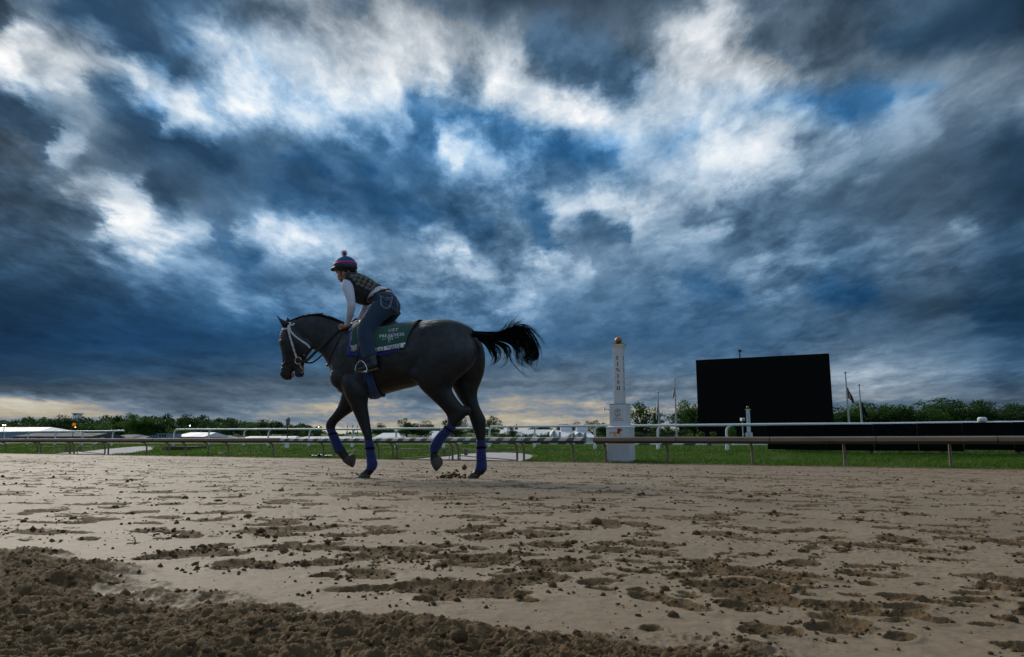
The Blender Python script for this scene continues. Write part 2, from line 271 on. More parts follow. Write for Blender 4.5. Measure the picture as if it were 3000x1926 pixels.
class MB:                                     # collects simple solids into one mesh
    def __init__(s): s.v, s.f = [], []
    def add(s, v, f):
        b = len(s.v); s.v += [tuple(p) for p in v]; s.f += [tuple(i + b for i in q) for q in f]; return s
    def box(s, a, b, bev=0.0):
        (x0, y0, z0), (x1, y1, z1) = a, b
        if bev <= 0:
            return s.add([(x0, y0, z0), (x1, y0, z0), (x1, y1, z0), (x0, y1, z0), (x0, y0, z1), (x1, y0, z1), (x1, y1, z1), (x0, y1, z1)],
                         [(0, 3, 2, 1), (4, 5, 6, 7), (0, 1, 5, 4), (1, 2, 6, 5), (2, 3, 7, 6), (3, 0, 4, 7)])
        bm = bmesh.new(); bmesh.ops.create_cube(bm, size=1)
        for q in bm.verts: q.co = ((x0 + x1) / 2 + q.co.x * (x1 - x0), (y0 + y1) / 2 + q.co.y * (y1 - y0), (z0 + z1) / 2 + q.co.z * (z1 - z0))
        bmesh.ops.bevel(bm, geom=bm.edges[:], offset=bev, segments=1, affect='EDGES')
        bm.verts.index_update(); s.add([q.co[:] for q in bm.verts], [[q.index for q in f_.verts] for f_ in bm.faces]); bm.free(); return s
    def tube(s, pts, r, n=8, cap=True, flat=None, up=None):
        """round tube along pts; r number or list; flat=(a,b) ribbon radii with given up vectors"""
        P = [Vector(p) for p in pts]; k = len(P)
        rs = r if isinstance(r, (list, tuple, np.ndarray)) else [r] * k
        prev = None; rings = []
        for i in range(k):
            t = (P[min(i + 1, k - 1)] - P[max(i - 1, 0)]).normalized()
            if up is not None:
                a = Vector(up[i] if isinstance(up[0], (tuple, list, Vector, np.ndarray)) else up); a = (a - t * a.dot(t)).normalized()
            elif prev is None:
                a = t.orthogonal().normalized()
            else:
                a = (prev - t * prev.dot(t)).normalized()
            prev = a; b = t.cross(a)
            fa, fb = flat if flat else (1, 1)
            rings.append([P[i] + a * (math.cos(2 * math.pi * j / n) * rs[i] * fa) + b * (math.sin(2 * math.pi * j / n) * rs[i] * fb) for j in range(n)])
        v = [p for ring in rings for p in ring]; f = []
        for i in range(k - 1):
            for j in range(n):
                f.append((i * n + j, i * n + (j + 1) % n, (i + 1) * n + (j + 1) % n, (i + 1) * n + j))
        if cap: f.append(tuple(range(n - 1, -1, -1))); f.append(tuple((k - 1) * n + j for j in range(n)))
        return s.add(v, f)
    def prism(s, poly, y0, y1, axis=1):       # polygon in the other two axes, extruded
        n = len(poly)
        def mk(p, t): return (p[0], t, p[1]) if axis == 1 else ((t, p[0], p[1]) if axis == 0 else (p[0], p[1], t))
        v = [mk(p, y0) for p in poly] + [mk(p, y1) for p in poly]
        return s.add(v, [tuple(range(n)), tuple(range(2 * n - 1, n - 1, -1))] + [(i, (i + 1) % n + 0, (i + 1) % n + n, i + n)[::-1] for i in range(n)])
    def lathe(s, prof, n=16, c=(0, 0, 0)):
        v, f = [], []
        for r, z in prof: v += [(c[0] + r * math.cos(2 * math.pi * j / n), c[1] + r * math.sin(2 * math.pi * j / n), c[2] + z) for j in range(n)]
        for i in range(len(prof) - 1):
            for j in range(n): f.append((i * n + j, i * n + (j + 1) % n, (i + 1) * n + (j + 1) % n, (i + 1) * n + j))
        f.append(tuple(range(n - 1, -1, -1))); f.append(tuple((len(prof) - 1) * n + j for j in range(n)))
        return s.add(v, f)
    def ball(s, c, r, n=12):
        rr = r if isinstance(r, (tuple, list)) else (r, r, r)
        v, f = [], []; m_ = n // 2 + 1
        for i in range(m_):
            th = math.pi * i / (m_ - 1)
            for j in range(n):
                ph = 2 * math.pi * j / n
                v.append((c[0] + rr[0] * math.sin(th) * math.cos(ph), c[1] + rr[1] * math.sin(th) * math.sin(ph), c[2] + rr[2] * math.cos(th)))
        for i in range(m_ - 1):
            for j in range(n): f.append((i * n + j, (i + 1) * n + j, (i + 1) * n + (j + 1) % n, i * n + (j + 1) % n))
        return s.add(v, f)
    def build(s, name, mat, parent=None, smooth=False, loc=None):
        o = mesh_obj(name, s.v, s.f, mat, parent, False, loc)
        bm = bmesh.new(); bm.from_mesh(o.data); bmesh.ops.remove_doubles(bm, verts=bm.verts, dist=1e-6); bmesh.ops.recalc_face_normals(bm, faces=bm.faces); bm.to_mesh(o.data); bm.free()
        if smooth: o.data.shade_smooth() if smooth is True else o.data.set_sharp_from_angle(angle=R(smooth)) or None
        if smooth and smooth is not True:
            o.data.shade_smooth(); o.data.set_sharp_from_angle(angle=R(smooth))
        return o

# --- geometry of the place: camera rays, the track frame
def ray(u, v):
    a, b = (u - CU) / F, (CV - v) / F
    return np.array([a, cp - b * sp, sp + b * cp])
def at_depth(u, v, Y):                        # the point on that line of sight, Y metres ahead
    d = ray(u, v); return d * (Y / d[1])
TA = R(29.0)                                  # the track runs at 29 degrees to the picture plane
E_ = np.array([math.cos(TA), -math.sin(TA)]); N_ = np.array([math.sin(TA), math.cos(TA)])   # along / across the track
def W(s, q, z=0.0):
    return np.array([s * E_[0] + q * N_[0], s * E_[1] + q * N_[1], z])
def at_q(u, v, q):                            # the point on that line of sight, q metres across the track
    d = ray(u, v); return d * (q / (d[0] * N_[0] + d[1] * N_[1]))
def sq(p): return float(p[0] * E_[0] + p[1] * E_[1]), float(p[0] * N_[0] + p[1] * N_[1])
QX = [-400, -12, 27.0, 27.6, 29.0, 31.0, 32.6, 34.5, 40, 3000]
ZX = [0.05, 0.05, -0.869, -0.85, -0.74, -0.53, -0.36, -0.30, -0.30, -0.30]
def gz(q): return np.interp(q, QX, ZX)        # banked track, grass bank, level infield

# --- 2D noise on numpy arrays
_P = RNG.permutation(4096); _A = RNG.random(4096) * 2 * np.pi; _GX, _GY = np.cos(_A), np.sin(_A)
def perlin(x, y, seed=0):
    xi, yi = np.floor(x).astype(np.int64), np.floor(y).astype(np.int64); fx, fy = x - xi, y - yi
    def gr(ix, iy, dx, dy):
        h = _P[(_P[(ix + seed * 131) & 4095] + iy) & 4095]; return _GX[h] * dx + _GY[h] * dy
    u, w = fx * fx * fx * (fx * (fx * 6 - 15) + 10), fy * fy * fy * (fy * (fy * 6 - 15) + 10)
    a = gr(xi, yi, fx, fy) * (1 - u) + gr(xi + 1, yi, fx - 1, fy) * u
    b = gr(xi, yi + 1, fx, fy - 1) * (1 - u) + gr(xi + 1, yi + 1, fx - 1, fy - 1) * u
    return (a * (1 - w) + b * w) * 1.5
def fbm(x, y, oct=4, rough=0.5, seed=0):
    t, amp, tot = 0, 1.0, 0
    for i in range(oct):
        t = t + amp * perlin(x * 2 ** i + 17.3 * i, y * 2 ** i - 9.1 * i, seed + i); tot += amp; amp *= rough
    return t / tot
def sstep(a, b, x):
    t = np.clip((x - a) / (b - a), 0, 1); return t * t * (3 - 2 * t)

# ------------------------------------------------------------------ materials
MATS = {}
def mat(name, col, rough=0.6, metal=0.0, var=0.0, vscale=8.0, bump=0.0, bscale=60.0, col2=None, sheen=0.0, spec=0.5, emit=None, trans=0.0, coords='Object', stretch=None, coat=0.0):
    """procedural principled material: base colour broken up by noise, optional second colour, optional bump"""
    if name in MATS: return MATS[name]
    m_ = bpy.data.materials.new(name); m_.use_nodes = True; t = m_.node_tree; g = G(t)
    b = t.nodes['Principled BSDF']
    b.inputs['Roughness'].default_value = rough; b.inputs['Metallic'].default_value = metal; b.inputs['Specular IOR Level'].default_value = spec
    if coat: b.inputs['Coat Weight'].default_value = coat
    if sheen: b.inputs['Sheen Weight'].default_value = sheen; b.inputs['Sheen Roughness'].default_value = 0.5
    tc = g.n('ShaderNodeTexCoord').outputs[coords]
    if stretch: tc = g.v('MULTIPLY', tc, stretch)
    if var or col2:
        f, _ = g.noise(tc, vscale, 6, 0.6)
        c2 = col2 or tuple(min(1, c * (1 + var)) for c in col)
        c1 = col if col2 else tuple(c * (1 - var) for c in col)
        f = g.n('ShaderNodeMapRange', {'Value': f, 'From Min': 0.32, 'From Max': 0.68}).outputs[0]
        t.links.new(g.mix(f, c1, c2), b.inputs['Base Color'])
        t.links.new(g.m('MULTIPLY_ADD', f, 0.15, rough - 0.07), b.inputs['Roughness'])
    else: b.inputs['Base Color'].default_value = (*col, 1)
    if bump:
        h, _ = g.noise(tc, bscale, 5, 0.6)
        t.links.new(g.n('ShaderNodeBump', {'Height': h, 'Strength': bump, 'Distance': 0.01}).outputs[0], b.inputs['Normal'])
    if emit: b.inputs['Emission Color'].default_value = (*emit[0], 1); b.inputs['Emission Strength'].default_value = emit[1]
    MATS[name] = m_; return m_
def text_mesh(body, size=1.0, align='CENTER', shear=0.0, space=1.0):
    """glyph outlines as a filled, subdivided triangle mesh: (verts Nx2, faces)"""
    c = bpy.data.curves.new("t", 'FONT'); c.body = body; c.size = size; c.align_x = align; c.shear = shear; c.space_character = space; c.resolution_u = 3
    o = bpy.data.objects.new("t", c); me = o.to_mesh()
    V = np.array([v.co[:2] for v in me.vertices]); Fc = [tuple(p.vertices) for p in me.polygons]
    o.to_mesh_clear(); bpy.data.objects.remove(o); bpy.data.curves.remove(c)
    return V, Fc
def serif(s, italic=False):                   # same letters in the font's serif alphabet
    base = 0x1D434 if italic else 0x1D400
    return ''.join(chr(base + ord(c) - 65) if 'A' <= c <= 'Z' else (chr(0x1D7CE + int(c)) if c.isdigit() else c) for c in s)
# ------------------------------------------------------------------ the ground
def track_mat():
    m_ = bpy.data.materials.new("track_soil"); m_.use_nodes = True; t = m_.node_tree; g = G(t); b = t.nodes['Principled BSDF']
    P = g.n('ShaderNodeNewGeometry').outputs['Position']
    lo = g.n('ShaderNodeAttribute', attribute_name='loose').outputs['Fac']
    n1, _ = g.noise(P, 1.3, 5, 0.6); n2, _ = g.noise(P, 45.0, 4, 0.6); n3, _ = g.noise(P, 9.0, 5, 0.6)
    packed = g.mix(g.n('ShaderNodeMapRange', {'Value': n1, 'From Min': .35, 'From Max': .65}).outputs[0], (0.215, 0.155, 0.094), (0.285, 0.213, 0.136))
    packed = g.mix(g.m('MULTIPLY', g.m('SUBTRACT', n2, 0.42, clamp=True), 2.0, clamp=True), packed, (0.13, 0.092, 0.055))
    loose = g.mix(n3, (0.060, 0.036, 0.015), (0.165, 0.104, 0.048))
    f = g.n('ShaderNodeMapRange', {'Value': g.m('MULTIPLY_ADD', g.m('SUBTRACT', n2, 0.5), 0.7, lo), 'From Min': .28, 'From Max': .62}).outputs[0]
    t.links.new(g.mix(f, packed, loose), b.inputs['Base Color'])
    t.links.new(g.m('MULTIPLY_ADD', f, 0.22, 0.70), b.inputs['Roughness'])
    b.inputs['Specular IOR Level'].default_value = 0.25
    hb, _ = g.noise(P, 160.0, 4, 0.65); hc, _ = g.noise(P, 30.0, 4, 0.6)
    h = g.m('MULTIPLY_ADD', hb, 0.35, hc)
    t.links.new(g.n('ShaderNodeBump', {'Height': h, 'Strength': g.m('MULTIPLY_ADD', f, 0.6, 0.35), 'Distance': 0.008}).outputs[0], b.inputs['Normal'])
    return m_
M_TRACK = track_mat()

# hoof prints and scuffed patches: (x, y, size, rotation)
prints = []
for _ in range(4200):
    D = 1.2 + 24 * random.random() ** 1.3; a = R(random.uniform(-52, 48))
    x, y = D * math.tan(a) if abs(a) < 0.8 else D * math.sin(a) * 1.3, D
    if x * N_[0] + y * N_[1] < 1.05 or (D < 2.2 and random.random() < .25): continue
    prints.append((x, y, (0.022 + 0.085 * random.random() ** 2) * (1 + 0.07 * D), random.uniform(0, 6.28)))
for cx, cy, n_, sp_ in ((.42, 1.02, 10, .10), (.62, 1.15, 16, .16), (.95, 1.35, 18, .22), (-.12, 1.32, 12, .12), (.30, 1.55, 14, .2), (-.35, 1.75, 14, .22), (1.15, 1.75, 16, .3)):
    for _ in range(n_): prints.append((random.gauss(cx, sp_), random.gauss(cy, sp_ * .45), random.uniform(.02, .06), random.uniform(0, 6.28)))
PR = np.array(prints)
def loose_field(X, Y):
    """0 = packed and smooth, 1 = torn-up soil; with the relief that goes with it"""
    q = X * N_[0] + Y * N_[1]; s = X * E_[0] + Y * E_[1]
    berm = sstep(0.12, -0.10, q - 0.84 - 0.24 * fbm(s * 2.0, q * 2.0, 3, seed=3) - 0.11 * fbm(s * 8, q * 8, 3, 0.65, seed=5))
    wx, wy = X + 0.20 * fbm(X * 2, Y * 2, 3, seed=11), Y + 0.20 * fbm(X * 2 + 9, Y * 2, 3, seed=12)
    pat = fbm(s * 1.1 + 0.35 * wx, q * 2.6 + 0.35 * wy, 5, 0.66, seed=21)
    pat = sstep(0.23, 0.36, pat) * (0.45 + 0.55 * sstep(1.2, 2.8, q))
    row = sstep(0.10, 0.34, fbm(s * 0.22, q * 2.6, 4, 0.6, seed=41)) * 0.75 * sstep(4.5, 8, q)      # harrow streaks along the track
    edge = sstep(24.6, 26.2, q + 0.5 * fbm(s * .8, q * .8, 3, seed=44))                               # loose strip under the rail
    hp = np.zeros_like(X); dep = np.zeros_like(X)
    cell = {}; CS_ = 0.36
    for i, (x, y, r, ro) in enumerate(PR): cell.setdefault((int(x // CS_), int(y // CS_)), []).append(i)
    flatX, flatY = X.ravel(), Y.ravel(); fx_, fy_ = np.floor(flatX / CS_), np.floor(flatY / CS_); order = np.lexsort((fy_, fx_))
    kx, ky = fx_[order], fy_[order]
    cut = np.flatnonzero((np.diff(kx) != 0) | (np.diff(ky) != 0)) + 1
    hpf, df = hp.ravel(), dep.ravel()
    for idx in np.split(order, cut):
        cx, cy = int(fx_[idx[0]]), int(fy_[idx[0]])
        near = [i for dx in (-1, 0, 1) for dy in (-1, 0, 1) for i in cell.get((cx + dx, cy + dy), ())]
        if not near: continue
        x, y = flatX[idx], flatY[idx]; nz = perlin(x * 14, y * 14, 77) * 0.22 + perlin(x * 31, y * 31, 78) * 0.12
        for i in near:
            px, py, r, ro = PR[i]; dx, dy = x - px, y - py
            c, s_ = math.cos(ro), math.sin(ro); ex, ey = (dx * c + dy * s_) / r, (-dx * s_ + dy * c) / (r * 0.62)
            d = np.sqrt(ex * ex + ey * ey) + nz
            hpf[idx] = np.maximum(hpf[idx], sstep(1.05, 0.75, d)); dd = -0.009 * sstep(0.95, 0.45, d) + 0.002 * np.exp(-((d - 1.12) / 0.22) ** 2); df[idx] = np.where(np.abs(dd) > np.abs(df[idx]), dd, df[idx])
    crack = sstep(0.93, 1.0, 1 - np.abs(fbm(s * 1.6, q * 6.5, 3, 0.6, seed=75)) * 2.5) * sstep(-0.05, 0.25, fbm(s * 0.9, q * 1.2, 2, seed=76)) * 0.8 * sstep(1.0, 2.0, q)
    loose = np.clip(np.maximum.reduce([berm, pat, row, edge, hp, crack]), 0, 1)
    return loose, berm, dep, q, s
def relief(X, Y):
    loose, berm, dep, q, s = loose_field(X, Y)
    h = gz(q) + 0.006 * fbm(X * 0.9, Y * 0.9, 3, seed=31) * sstep(0.2, 1.5, q)
    cr = 1 - np.abs(fbm(X * 9, Y * 9, 4, 0.6, seed=51)) * 2.2
    cr2 = 1 - np.abs(fbm(X * 34, Y * 34, 4, 0.66, seed=55)) * 2.2
    lump = fbm(X * 3.2, Y * 3.2, 4, 0.55, seed=61); lump2 = fbm(X * 13, Y * 13, 3, 0.6, seed=63)
    far = sstep(2.0, 7.0, Y)
    h = h + loose * (1 - berm) * (0.0055 * (cr2 - 0.45) + (0.004 + 0.010 * far) * (cr - 0.5) + 0.004 * lump + 0.005 * lump2)
    h = h + berm * (0.012 + 0.024 * lump + 0.012 * lump2 + 0.013 * (cr2 - 0.5) + 0.010 * (cr - 0.4))
    h = h + dep * (1 - berm) + (0.0012 * fbm(X * 5, Y * 5, 3, seed=71) + 0.0010 * fbm(X * 40, Y * 40, 3, 0.7, seed=73) - 0.004 * sstep(0.86, 1.0, 1 - np.abs(fbm(s * 1.6, q * 6.5, 3, 0.6, seed=75)) * 2.5) * sstep(1.0, 2.0, q)) * (1 - loose)
    return h, loose
inv = np.arange(1 / 0.46, 1 / 7.2, -0.0034); Dr = list(1 / inv)
while Dr[-1] < 24: Dr.append(Dr[-1] + 0.13)
while Dr[-1] < 170: Dr.append(Dr[-1] * 1.02)
Dr = np.array(Dr)
Ta = np.concatenate([np.tan(np.radians(np.arange(-66, -37.5, 0.6))), np.linspace(-0.765, 0.765, 640), np.tan(np.radians(np.arange(38, 62, 0.6)))])
TX, DD = np.meshgrid(Ta, Dr); X, Y = TX * DD, DD
H, LO = relief(X, Y)
nr, nc = X.shape
q = X * N_[0] + Y * N_[1]
ii = (np.arange(nr - 1)[:, None] * nc + np.arange(nc - 1)[None, :])
keep = (q[:-1, :-1] < 27.15) | (q[1:, 1:] < 27.15)
ii = ii[keep]
big_mesh("dirt_track", np.stack([X, Y, H], -1).reshape(-1, 3), np.stack([ii, ii + 1, ii + nc + 1, ii + nc], -1), M_TRACK, attrs={'loose': LO.ravel()})["kind"] = "structure"
def soil_z(x, y):
    return float(relief(np.array([[x]]), np.array([[y]]))[0][0, 0])

# soil behind and under everything, out to the horizon, in strips that follow the bank
def grass_mat():
    m_ = bpy.data.materials.new("turf"); m_.use_nodes = True; t = m_.node_tree; g = G(t); b = t.nodes['Principled BSDF']
    P = g.n('ShaderNodeNewGeometry').outputs['Position']
    n1, _ = g.noise(P, 0.35, 5, 0.6); n2, _ = g.noise(P, 3.0, 5, 0.65)
    c = g.mix(n1, (0.026, 0.066, 0.006), (0.056, 0.115, 0.010)); c = g.mix(g.m('MULTIPLY', n2, .7), c, (0.030, 0.055, 0.010))
    t.links.new(c, b.inputs['Base Color']); b.inputs['Roughness'].default_value = 0.9; b.inputs['Specular IOR Level'].default_value = 0.15
    return m_
M_TURF = grass_mat()
qs = np.array([-400, -12, 1e-6, 26.9, 27.05, 27.3, 27.6, 28, 28.5, 29, 29.5, 30, 30.5, 31, 31.5, 32, 32.6, 33.5, 34.5, 40, 60, 120, 400, 1500, 3000])
ss = np.concatenate([[-2500, -800, -300, -150], np.arange(-100, 40, 0.5), [60, 120, 300, 900, 2500]])
SS, QQ = np.meshgrid(ss, qs); ZZ = gz(QQ) + np.where((QQ > 27.1) & (QQ < 36), 0.10 * fbm(SS * 0.35, QQ * 0.5, 3, seed=81) * sstep(27.1, 28.2, QQ) * sstep(36, 33, QQ), 0)
ZZ = np.where(QQ < 27.1, ZZ - 0.09, ZZ)
def bank_z(s, q_):
    return float(gz(q_) + 0.10 * fbm(np.array([s * 0.35]), np.array([q_ * 0.5]), 3, seed=81)[0] * sstep(27.1, 28.2, np.array([q_]))[0] * sstep(36, 33, np.array([q_]))[0])
V = np.stack([SS * E_[0] + QQ * N_[0], SS * E_[1] + QQ * N_[1], ZZ], -1).reshape(-1, 3)
nr, nc = SS.shape; ii = (np.arange(nr - 1)[:, None] * nc + np.arange(nc - 1)[None, :]).ravel()
big_mesh("ground", V, np.stack([ii, ii + 1, ii + nc + 1, ii + nc], -1), M_TURF)["kind"] = "structure"

# pale sand crossings from the gates in the rail up to the turf course
M_SAND = mat("pale_sand", (0.42, 0.385, 0.375), 0.9, var=0.14, vscale=2.5, bump=0.4, bscale=25, coords='Object')
def crossing(name, rows, label):
    """rows: (q, s_left, s_right)"""
    qa = [r[0] for r in rows]; v, f = [], []; nS = 28; Q = np.linspace(qa[0], qa[-1], 16)
    for j, q_ in enumerate(Q):
        a, b = np.interp(q_, qa, [r[1] for r in rows]), np.interp(q_, qa, [r[2] for r in rows])
        wob = 0.35 * fbm(np.array([q_ * 1.3]), np.array([3.0]), 3, seed=91)[0]
        for i in range(nS + 1):
            s_ = a + wob + (b - a) * i / nS
            v.append(W(s_, q_, bank_z(s_, q_) + 0.03 - 0.03 * (abs(2 * i / nS - 1) ** 6)))
    for j in range(15):
        for i in range(nS): k = j * (nS + 1) + i; f.append((k, k + 1, k + nS + 2, k + nS + 1))
    o = mesh_obj(name, v, f, M_SAND, smooth=True); o["kind"] = "structure"; o["label"] = label; return o
def s_at(u, v, q_): return sq(at_q(u, v, q_))[0]
PATHS = [[(27.35, s_at(150, 1335, 27.35), s_at(310, 1335, 27.35)), (28.6, s_at(215, 1325, 28.6), s_at(370, 1325, 28.6)), (30.3, s_at(290, 1316, 30.3), s_at(440, 1316, 30.3)), (31.8, s_at(390, 1311, 31.8), s_at(446, 1311, 31.8))],
         [(27.35, s_at(1190, 1350, 27.35), s_at(1525, 1350, 27.35)), (28.6, s_at(1300, 1338, 28.6), s_at(1545, 1338, 28.6)), (29.8, s_at(1360, 1328, 29.8), s_at(1570, 1328, 29.8)), (30.6, s_at(1430, 1324, 30.6), s_at(1500, 1324, 30.6))]]
crossing("sand_path", PATHS[0], "pale sand crossing through the rail gate in front of the barns")
crossing("sand_path", PATHS[1], "pale sand crossing through the gate behind the horse's hind legs")
def on_path(s, q_):
    m_ = np.zeros(s.shape, bool)
    for P_ in PATHS:
        a = np.interp(q_, [r[0] for r in P_], [r[1] for r in P_]); b = np.interp(q_, [r[0] for r in P_], [r[2] for r in P_])
        m_ |= (s > a - .2) & (s < b + .2) & (q_ < P_[-1][0] + .15)
    return m_

# grass on the bank: tufts of tapering blades
def leaf_mat(name, c1, c2, trans=0.35, rough=0.6):
    m_ = bpy.data.materials.new(name); m_.use_nodes = True; t = m_.node_tree; g = G(t); b = t.nodes['Principled BSDF']
    P = g.n('ShaderNodeNewGeometry').outputs['Position']; o = g.n('ShaderNodeObjectInfo').outputs['Random']
    n1, _ = g.noise(P, 0.5, 5, 0.7)
    f = g.m('ADD', g.m('MULTIPLY', n1, 0.7), g.m('MULTIPLY', o, 0.3))
    c = g.mix(g.n('ShaderNodeMapRange', {'Value': f, 'From Min': .3, 'From Max': .75}).outputs[0], c1, c2)
    t.links.new(c, b.inputs['Base Color']); b.inputs['Roughness'].default_value = rough; b.inputs['Specular IOR Level'].default_value = 0.2
    tr = g.n('ShaderNodeBsdfTranslucent', (c,)).outputs[0]
    mx = g.n('ShaderNodeMixShader', (trans, b.outputs[0], tr)).outputs[0]
    t.links.new(mx, t.nodes['Material Output'].inputs[0]); return m_
M_BLADE = leaf_mat("grass_blade", (0.052, 0.122, 0.008), (0.112, 0.205, 0.016), 0.35)
nb = 150000
s_ = RNG.uniform(-70, 11, nb); q_ = 27.2 + 9.5 * RNG.random(nb) ** 1.25
thin = fbm(s_ * 0.6, q_ * 0.9, 3, seed=83)
ok = ~on_path(s_, q_) & ((q_ > 27.6) | (RNG.random(nb) < 0.55)) & (thin > -0.42); s_, q_ = s_[ok], q_[ok]; nb = len(s_)
z_ = gz(q_) + 0.10 * fbm(s_ * 0.35, q_ * 0.5, 3, seed=81) * sstep(27.1, 28.2, q_) * sstep(36, 33, q_)
base = np.stack([s_ * E_[0] + q_ * N_[0], s_ * E_[1] + q_ * N_[1], z_ - 0.01], -1)
hgt = (0.045 + 0.075 * RNG.random(nb)) * (1 + 0.8 * np.clip(fbm(s_ * 0.9, q_ * 0.9, 3, seed=85), -.5, 1)); ang = RNG.random(nb) * 6.283; wd = 0.010 + 0.014 * RNG.random(nb)
side = np.stack([np.cos(ang), np.sin(ang), 0 * ang], -1) * wd[:, None]; lean = RNG.normal(0, 0.035, (nb, 3)); lean[:, 2] = hgt
V = np.concatenate([base - side, base + side, base + lean]); i0 = np.arange(nb)
big_mesh("grass", V, np.stack([i0, i0 + nb, i0 + 2 * nb], -1), M_BLADE, smooth=False)
tag(bpy.data.objects["grass"], "mown green grass on the bank between the two rails", kind="stuff", cat="grass")

# crumbled soil: clods, too many to count
def clod_base(k):
    bm = bmesh.new(); bmesh.ops.create_icosphere(bm, subdivisions=1 if k >= 2 else 0 or 1, radius=1)
    v = np.array([p.co[:] for p in bm.verts]); f = np.array([[p.index for p in q.verts] for q in bm.faces]); bm.free()
    r = np.random.default_rng(k); v = v * (1 + r.normal(0, 0.22, (len(v), 1))); v[:, 2] *= 0.8; return v, f
CB = [clod_base(k) for k in range(6)]
def scatter(n, dmin, dmax, amin, amax, pw, smin, smax, want_loose, sp_=2.2):
    D = dmin + (dmax - dmin) * RNG.random(n) ** pw; a = np.radians(RNG.uniform(amin, amax, n)); x, y = D * np.tan(a), D
    h, lo = relief(x[:, None], y[:, None]); h, lo = h[:, 0], lo[:, 0]; q_ = x * N_[0] + y * N_[1]
    near = loose_field(x[:, None] + 0.05, y[:, None] + 0.05)[0][:, 0]
    ok = (q_ < 27) & (RNG.random(n) < (np.maximum(lo, near * .8) * want_loose + (1 - want_loose)))
    sz = smin + (smax - smin) * RNG.random(n) ** sp_
    return np.stack([x, y, h], -1)[ok], sz[ok]
parts = [scatter(16000, 0.62, 2.3, -46, 46, 1.0, 0.0008, 0.0050, 0.955, 2.8), scatter(1000, 0.7, 2.6, -46, 46, 0.9, 0.0035, 0.012, 0.985, 3.2), scatter(24000, 1.5, 9, -46, 46, 1.15, 0.0014, 0.0075, 0.96, 2.8),
         scatter(1500, 2.2, 9, -46, 46, 1.0, 0.005, 0.020, 0.985, 3.4), scatter(7000, 8, 34, -46, 46, 1.0, 0.004, 0.020, 0.97, 2.6)]
# soil kicked up behind the standing hind hoof
kick = []
for _ in range(60):
    u = random.gauss(1330, 26); v = min(1401 - abs(random.gauss(0, 9)), 1402); p = at_depth(u, v, 7.45 + random.uniform(-.2, .2)); kick.append((p, random.uniform(0.006, 0.018)))
for (u, v, r) in ((1361, 1372, .030), (1330, 1385, .016), (1324, 1391, .014), (1306, 1393, .012), (1338, 1379, .014)): kick.append((at_depth(u, v, 7.45), r))
for _ in range(55):
    u = random.uniform(1090, 1330); v = random.uniform(1150, 1260); kick.append((at_depth(u, v, 7.5 + random.uniform(-.2, .2)), random.uniform(0.0015, 0.0050)))
parts.append((np.array([k[0] for k in kick]), np.array([k[1] for k in kick])))
cen = np.concatenate([p[0] for p in parts]); sz = np.concatenate([p[1] for p in parts]); grp = RNG.integers(0, 6, len(cen)); VV, FF, off = [], [], 0
for k in range(6):
    c, z_ = cen[grp == k], sz[grp == k]; v0, f0 = CB[k]; n = len(c); th = RNG.random(n) * 6.283; co, si = np.cos(th), np.sin(th)
    st = RNG.uniform(0.75, 1.3, (n, 1, 3)); v = v0[None] * st
    v = np.stack([v[..., 0] * co[:, None] - v[..., 1] * si[:, None], v[..., 0] * si[:, None] + v[..., 1] * co[:, None], v[..., 2]], -1) * z_[:, None, None] + c[:, None]
    v[..., 2] += z_[:, None] * 0.15
    VV.append(v.reshape(-1, 3)); FF.append((f0[None] + (np.arange(n) * len(v0))[:, None, None] + off).reshape(-1, 3)); off += n * len(v0)
M_CLOD = mat("clod_soil", (0.075, 0.046, 0.021), 0.95, col2=(0.165, 0.108, 0.054), vscale=14, bump=0.7, bscale=240, spec=0.15)
tag(big_mesh("soil_clods", np.concatenate(VV), np.concatenate(FF), M_CLOD), "brown crumbs and clods of soil scattered over the track", "soil", kind="stuff")
# ------------------------------------------------------------------ rails along the track
M_MUD = mat("muddy_rail", (0.150, 0.112, 0.076), 0.8, var=0.25, vscale=3.0, bump=0.3, bscale=40, stretch=(0.3, 1, 1))
M_POST = mat("muddy_post", (0.16, 0.125, 0.09), 0.8, col2=(0.26, 0.215, 0.165), vscale=5, bump=0.3, bscale=60)
M_WHITE = mat("white_paint", (0.74, 0.75, 0.76), 0.45, var=0.05, vscale=2.0)
M_DKMET = mat("dark_metal", (0.035, 0.035, 0.038), 0.55, var=0.2)
M_BLACK = mat("black_panel", (0.0028, 0.003, 0.0036), 0.8, var=0.35, vscale=0.6, spec=0.08)
def stripe_mat(name, ca, cb, period, slant, coord_axis=0, up=2):
    m_ = bpy.data.materials.new(name); m_.use_nodes = True; t = m_.node_tree; g = G(t); b = t.nodes['Principled BSDF']
    P = g.n('ShaderNodeTexCoord').outputs['Object']; x = g.n('ShaderNodeSeparateXYZ', (P,)).outputs
    f = g.m('FRACT', g.m('ADD', g.m('MULTIPLY_ADD', x[up], -slant, x[coord_axis]), 1000 * period)) if False else g.m('FRACT', g.m('DIVIDE', g.m('ADD', g.m('MULTIPLY', x[up], -slant), x[coord_axis]), period))
    f = g.m('GREATER_THAN', g.m('FRACT', g.m('ADD', f, 10.0)), 0.5)
    n, _ = g.noise(P, 4.0, 5, 0.65); dirt = g.n('ShaderNodeMapRange', {'Value': n, 'From Min': .45, 'From Max': .75}).outputs[0]
    c = g.mix(g.m('MULTIPLY', dirt, .45), g.mix(f, ca, cb), (0.2, 0.165, 0.13))
    t.links.new(c, b.inputs['Base Color']); b.inputs['Roughness'].default_value = 0.55; return m_
M_STRIPE = stripe_mat("green_white_stripes", (0.52, 0.50, 0.46), (0.010, 0.075, 0.055), 0.66, 0.8)
M_BSTRIPE = stripe_mat("blue_white_stripes", (0.66, 0.68, 0.70), (0.010, 0.030, 0.085), 1.5, 1.2)
